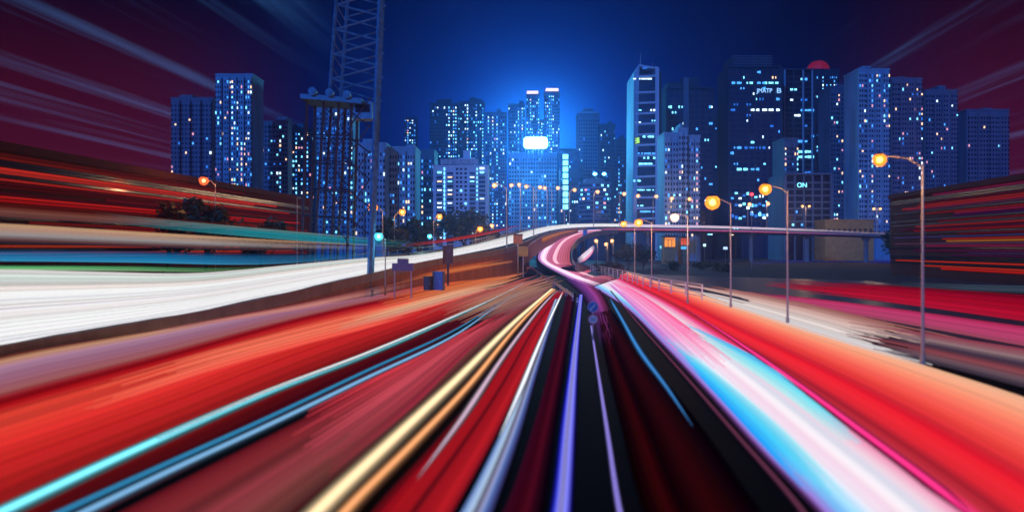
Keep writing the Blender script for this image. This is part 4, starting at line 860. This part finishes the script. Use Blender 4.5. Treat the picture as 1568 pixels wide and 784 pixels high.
tree('broadleaf_tree', 'dark olive tree under the flyover left of the lit kiosk', *G(962,225), 8, 5.5, LEAFO, 1500, leaf=.5, seed=10, group=TR, blobs=9)
tree('broadleaf_tree', 'dim green tree under the flyover just behind the left railing lamp', *G(985,240), 7, 5.5, LEAF, 1400, leaf=.5, seed=11, group=TR)
tree('broadleaf_tree', 'dark red lit tree right of the ochre arcade', *G(1378,260), 13, 8, LEAF, 2000, leaf=.7, seed=12, group=TR, blobs=11)
for k, (u, Y) in enumerate(((925,190),(944,185),(1030,215),(1075,225),(1110,205))):
    tree('shrub', ('low shrub on the verge behind the left end of the white railing', 'low shrub just right of the one at the left end of the white railing', 'low shrub between the right railing lamp and the fourth roadside lamp', 'low shrub under the lit kiosk, right side', 'low shrub beside the third roadside lamp')[k], *G(u, Y), 3.2, 3.6, LEAFO if k < 2 else LEAF, 500, trunk=False, leaf=.4, cat='shrub', group='shrubs under the flyover', seed=20+k, blobs=6)

# ------------------------------------------------------------------ railing, signs, cabinets and barriers
rl = empty('railing', (0,0,0), 0, 'pale four bar railing along the right edge of the slip ramp road', 'railing')
RP = spline([g(884,409), g(920,420), (*g(960,431)[:2], 0), (*g(1005,445)[:2], 0), (*g(1075,460)[:2], 0)], 26)
for p in RP: b = MB(); b.box(-.09,.09,-.09,.09,0,2.1); b.build('post', PALE, rl, (p.x, p.y, 0))
for z in (.55, 1.05, 1.55, 2.05): b = MB(); b.tube([p+Vector((0,-.02,z)) for p in RP], .06, 5); b.build('rail', PALE, rl)
p = g(908, 524); sp_ = empty('road_sign', (p.x, p.y, 0), 0, 'grey post with a blue arrow disc above a round 50 limit disc', 'road sign')
Y = p.y; zz = lambda v: EYE-(v-VH)*Y/F
b = MB(); b.bar((0,.06,0), (0,.06,zz(462)), .045, n=8); b.build('post', STEEL, sp_)
def disc(nm, z, r, y0, y1, mt): b = MB(); b.bar((0,y0,z), (0,y1,z), r, n=28); return b.build(nm, mt, sp_)
SB, SW, SRED, SK = mat('sign_blue', (.06,.16,.38), .4), mat('sign_white', (.62,.62,.62), .4), mat('sign_red', (.45,.06,.07), .4), mat('sign_black', (.02,.02,.02), .4)
disc('sign_disc', zz(470), .36, .0, .015, SB); disc('sign_rim', zz(470), .385, .004, .02, SW)
d = disc('sign_disc', zz(489), .30, -.004, .015, SW); disc('sign_rim', zz(489), .385, .001, .02, SRED)
b = MB(); z = zz(470); b.bar((.17,-.012,z+.19), (-.14,-.012,z-.14), .05, n=4); b.add([(-.23,-.014,z-.23), (-.02,-.014,z-.21), (-.21,-.014,z-.02)], [(0,1,2)]); b.build('arrow', SW, sp_)
o = text('50', .36, .004, 'number', SK, sp_); o.rotation_euler = (R(90),0,0); o.location = (0,-.01,zz(489))
# blue guide sign on the ramp
q = at(896, 357, 292); gs = empty('guide_sign', (q.x, q.y, q.z), 0, 'small blue guide sign at the bend of the slip ramp', 'sign')
b = MB(); b.box(-.9,.9,0,.08,-1.0,1.2); b.build('panel', mat('bright_sign_blue', (.04,.22,.62), .4, var=.1, scale=1), gs)
b = MB(); b.bar((0,.1,-2.6), (0,.1,1.2), .07); b.build('post', STEEL, gs)
# cabinets
for u, w_, h_, lab, mt in ((670,1.7,3.0,'tall blue roadside cabinet against the orange lit wall',BLUEP), (655,1.4,2.2,'lower grey cabinet left of the tall blue one',DARKM)):
    q = g(u, 446); c = empty('cabinet', (q.x, q.y, 0), R(-12), lab, 'cabinet')
    b = MB(); b.box(-w_/2, w_/2, 0, 1.2, .15, h_); b.build('case', mt, c)
    b = MB(); b.box(-w_/2-.06, w_/2+.06, -.06, 1.26, h_+.002, h_+.12); b.build('lid', mt, c)
    b = MB(); b.box(-w_/2+.1, w_/2-.1, -.03, -.002, .3, h_-.15); o = b.build('door', mt, c)
    b = MB(); b.box(.35,.42,-.07,-.031,h_*.5,h_*.5+.2); b.build('handle', STEEL, o)
    b = MB(); b.box(-w_/2-.05, w_/2+.05, -.05, 1.25, 0, .148); b.build('plinth', CONC, c)
# gantry box beside the flyover
q = at(686, 404, 128); c = empty('control_box', (q.x, q.y, 0), 0, 'brown box on a post beside the flyover edge, right of the blue cabinet', 'box')
b = MB(); b.box(-.9,.9,-.4,.6,q.z,q.z+3.2); b.build('case', mat('brown_box_paint', (.13,.07,.06), .6, var=.3, scale=2), c); b = MB(); b.bar((0,0,0), (0,0,q.z), .2); b.build('post', DARKM, c)
q = at(617, 410, 95); c = empty('signal_box', (q.x, q.y, 0), 0, 'purple grey signal box on two thin legs before the white light band', 'box')
b = MB(); b.box(-1.4,1.4,-.3,.5,q.z-.4,q.z+.6); b.box(-.7,.7,-.25,.45,q.z+.605,q.z+1.2); b.build('case', mat('purple_grey_paint', (.18,.14,.2), .6, var=.3, scale=2), c)
for x in (-1.1, 1.1): b = MB(); b.bar((x,.1,0), (x,.1,q.z-.4), .1); b.build('leg', STEEL, c)
# yellow and orange sign boxes at the nose between road and ramp
for u, v, w_, h_, Y, lab, mt in ((801,384,2.2,2.6,168,'yellow box sign at the nose of the ramp, lower one',mat('yellow_box_paint', (.62,.36,.06), .5, var=.2, scale=1)), (793,366,2.2,2.4,176,'orange box sign behind the yellow one at the ramp nose',ORANGEP)):
    q = at(u, v, Y); c = empty('box_sign', (q.x, q.y, 0), R(10), lab, 'sign'); b = MB(); b.box(-w_/2, w_/2, -.4, .4, q.z-h_/2, q.z+h_/2); b.build('case', mt, c)
    b = MB(); b.box(-w_/2-.08, w_/2+.08, -.48, -.41, q.z+h_/2-.25, q.z+h_/2); b.build('trim', DARKM, c)
    b = MB(); b.bar((0,0,0), (0,0,q.z-h_/2), .18); b.build('post', STEEL, c)
# crash barrier and bollards of the gore
def barrier(label, P, mt, h=1.0, n=18, posts=True):
    Q = spline([g(*p) for p in P], n); c = empty('crash_barrier', (Q[0].x, Q[0].y, 0), 0, label, 'barrier', 'crash barriers at the ramp nose'); o0 = Q[0].copy(); o0.z = 0
    b = MB(); b.sweep([[p-o0+Vector((0,0,h*.55)), p-o0+Vector((.0,-.08,h*.68)), p-o0+Vector((0,0,h*.78)), p-o0+Vector((0,-.08,h*.9)), p-o0+Vector((0,0,h)), p-o0+Vector((0,.06,h)), p-o0+Vector((0,.06,h*.55))] for p in Q], closed=True); b.build('rail', mt, c)
    for p in Q[::2]: b = MB(); b.box(-.07,.07,.07,.2,0,h*.95); b.build('post', STEEL, c, (p.x-o0.x, p.y-o0.y, 0))
barrier('steel crash barrier running from the ochre wall down to the road nose', [(806,408),(822,420),(836,432),(856,446),(876,462)], STEEL, 1.1)
barrier('orange crash barrier along the foot of the flyover wall', [(690,424),(730,415),(765,411),(795,409)], ORANGEP, 1.2)
for k, (u, v, lab) in enumerate(((848,440,'white topped bollard at the ramp nose, farthest'), (858,447,'white topped bollard at the ramp nose, second farthest'), (868,454,'white topped bollard at the ramp nose, middle'), (877,462,'white topped bollard at the ramp nose, second nearest'), (884,471,'white topped bollard at the ramp nose, nearest'))):
    q = g(u, v); c = empty('bollard', (q.x, q.y, 0), 0, lab, 'bollard', 'bollards at the ramp nose')
    b = MB(); b.lathe([(0,0),(.16,0),(.13,.1),(.11,1.0),(0,1.0)], 12); b.build('post', mat('violet_plastic', (.16,.10,.22), .5), c, smooth=True)
    b = MB(); b.lathe([(.115,.62),(.125,.62),(.122,.85),(.112,.85)], 12); b.build('white_band', WHITEP, c); b = MB(); b.lathe([(.11,1.0),(.09,1.08),(0,1.12)], 12); b.build('cap', SW, c, smooth=True)
# round mirror sign and small wrecked looking frames in the gore are a red work fence
for k, (u, v, wd, lab) in enumerate(((752,418,9,'red work fence panel in the orange lit corner, left one'), (776,416,8,'red work fence panel in the orange lit corner, right one'))):
    q = g(u, v); c = empty('work_fence', (q.x, q.y, 0), R(-8), lab, 'fence', 'red work fences')
    RP_ = mat('red_fence_paint', (.38,.05,.04), .5, var=.25, scale=2)
    b = MB()
    for z in (.3, 1.0, 1.7): b.bar((-wd/2*.55,0,z), (wd/2*.55,0,z), .09, n=4)
    b.build('rail', RP_, c)
    for i in range(5): x = (-.5+i/4)*wd*.55; b = MB(); b.bar((x,0,0), (x,0,1.8), .07, n=4); b.build('post', RP_, c)
q = g(783, 413); c = empty('road_sign', (q.x, q.y, 0), 0, 'small round grey sign on a pole before the dark gap under the flyover', 'road sign'); Y = q.y; z = EYE-(387-VH)*Y/F
b = MB(); b.bar((0,.05,0), (0,.05,z), .07); b.build('post', STEEL, c); b = MB(); b.bar((0,-.03,z), (0,.03,z), .55, n=20); b.build('sign_disc', SW, c); b = MB(); b.bar((0,-.02,z), (0,.04,z), .66, n=20); b.build('sign_rim', SRED, c)
# lit kiosks seen under the deck
for u, v0, v1, u0, u1, Y, lab, cc in ((1026,363,379,1018,1035,300,'orange lit kiosk seen under the flyover deck, brighter left one',(255,150,60)), (1049,364,376,1043,1056,310,'dim orange red kiosk seen under the flyover deck, right one',(210,80,35))):
    w_ = (u1-u0)*Y/F; zb = EYE-(v1-VH)*Y/F; zt = EYE-(v0-VH)*Y/F; c = empty('kiosk', ((u-UC)/F*Y, Y, 0), 0, lab, 'kiosk')
    b = MB(); b.box(-w_/2, w_/2, .3, 6, 0, zt); b.build('wall', W_OCHRE, c); b = MB(); b.box(-w_/2-.4, w_/2+.4, -.8, 6.2, zt+.002, zt+.5); b.build('roof', DARKM, c)
    m_ = light_mat(cc, 1.3)
    for k in range(3): b = MB(); x = (-.34+k*.34)*w_; b.box(x-w_*.13, x+w_*.13, .1, .28, zb+.3, zt-1.2); b.build('lit_window', m_, c)
    b = MB(); b.box(-w_*.45, w_*.45, -.2, .1, zt-1.0, zt-.3); b.build('lit_sign', light_mat(cc, 1.0), c)
for k, (u, v, Y, w_, lab, cc) in enumerate(((1013,378.5,310,1.4,'small cyan lit panel left of the orange kiosk',(110,205,235)), (1047,379.5,300,2.2,'small blue lit panel under the dim red kiosk',(80,160,235)), (1079,375.5,320,1.2,'small white lit panel right of the kiosks',(190,235,240)), (1111,380,310,1.8,'small pale blue lit panel beside the third roadside lamp pole',(170,200,240)))):
    q = at(u, v, Y); c = empty('lit_panel', (q.x, q.y, 0), 0, lab, 'lit sign', 'small lit panels under the flyover'); b = MB(); b.box(-w_/2, w_/2, 0, .3, q.z-.6, q.z+.6); b.build('panel', light_mat(cc, 1.6), c); b = MB(); b.bar((0,.2,0), (0,.2,q.z-.6), .1); b.build('post', STEEL, c)

# ------------------------------------------------------------------ night haze
HAZE = True
if HAZE:
    b = MB(); b.box(-1300, 1300, -60, 1300, -1, 240); o = b.build('haze'); tag(o, kind='stuff')
    m = bpy.data.materials.new('haze'); m.use_nodes = True; t = m.node_tree; t.nodes.remove(t.nodes['Principled BSDF'])
    v = t.nodes.new('ShaderNodeVolumePrincipled'); v.inputs['Color'].default_value = (.22,.40,1,1); v.inputs['Density'].default_value = .0004; v.inputs['Anisotropy'].default_value = .84
    t.links.new(v.outputs[0], t.nodes['Material Output'].inputs['Volume']); o.data.materials.append(m)
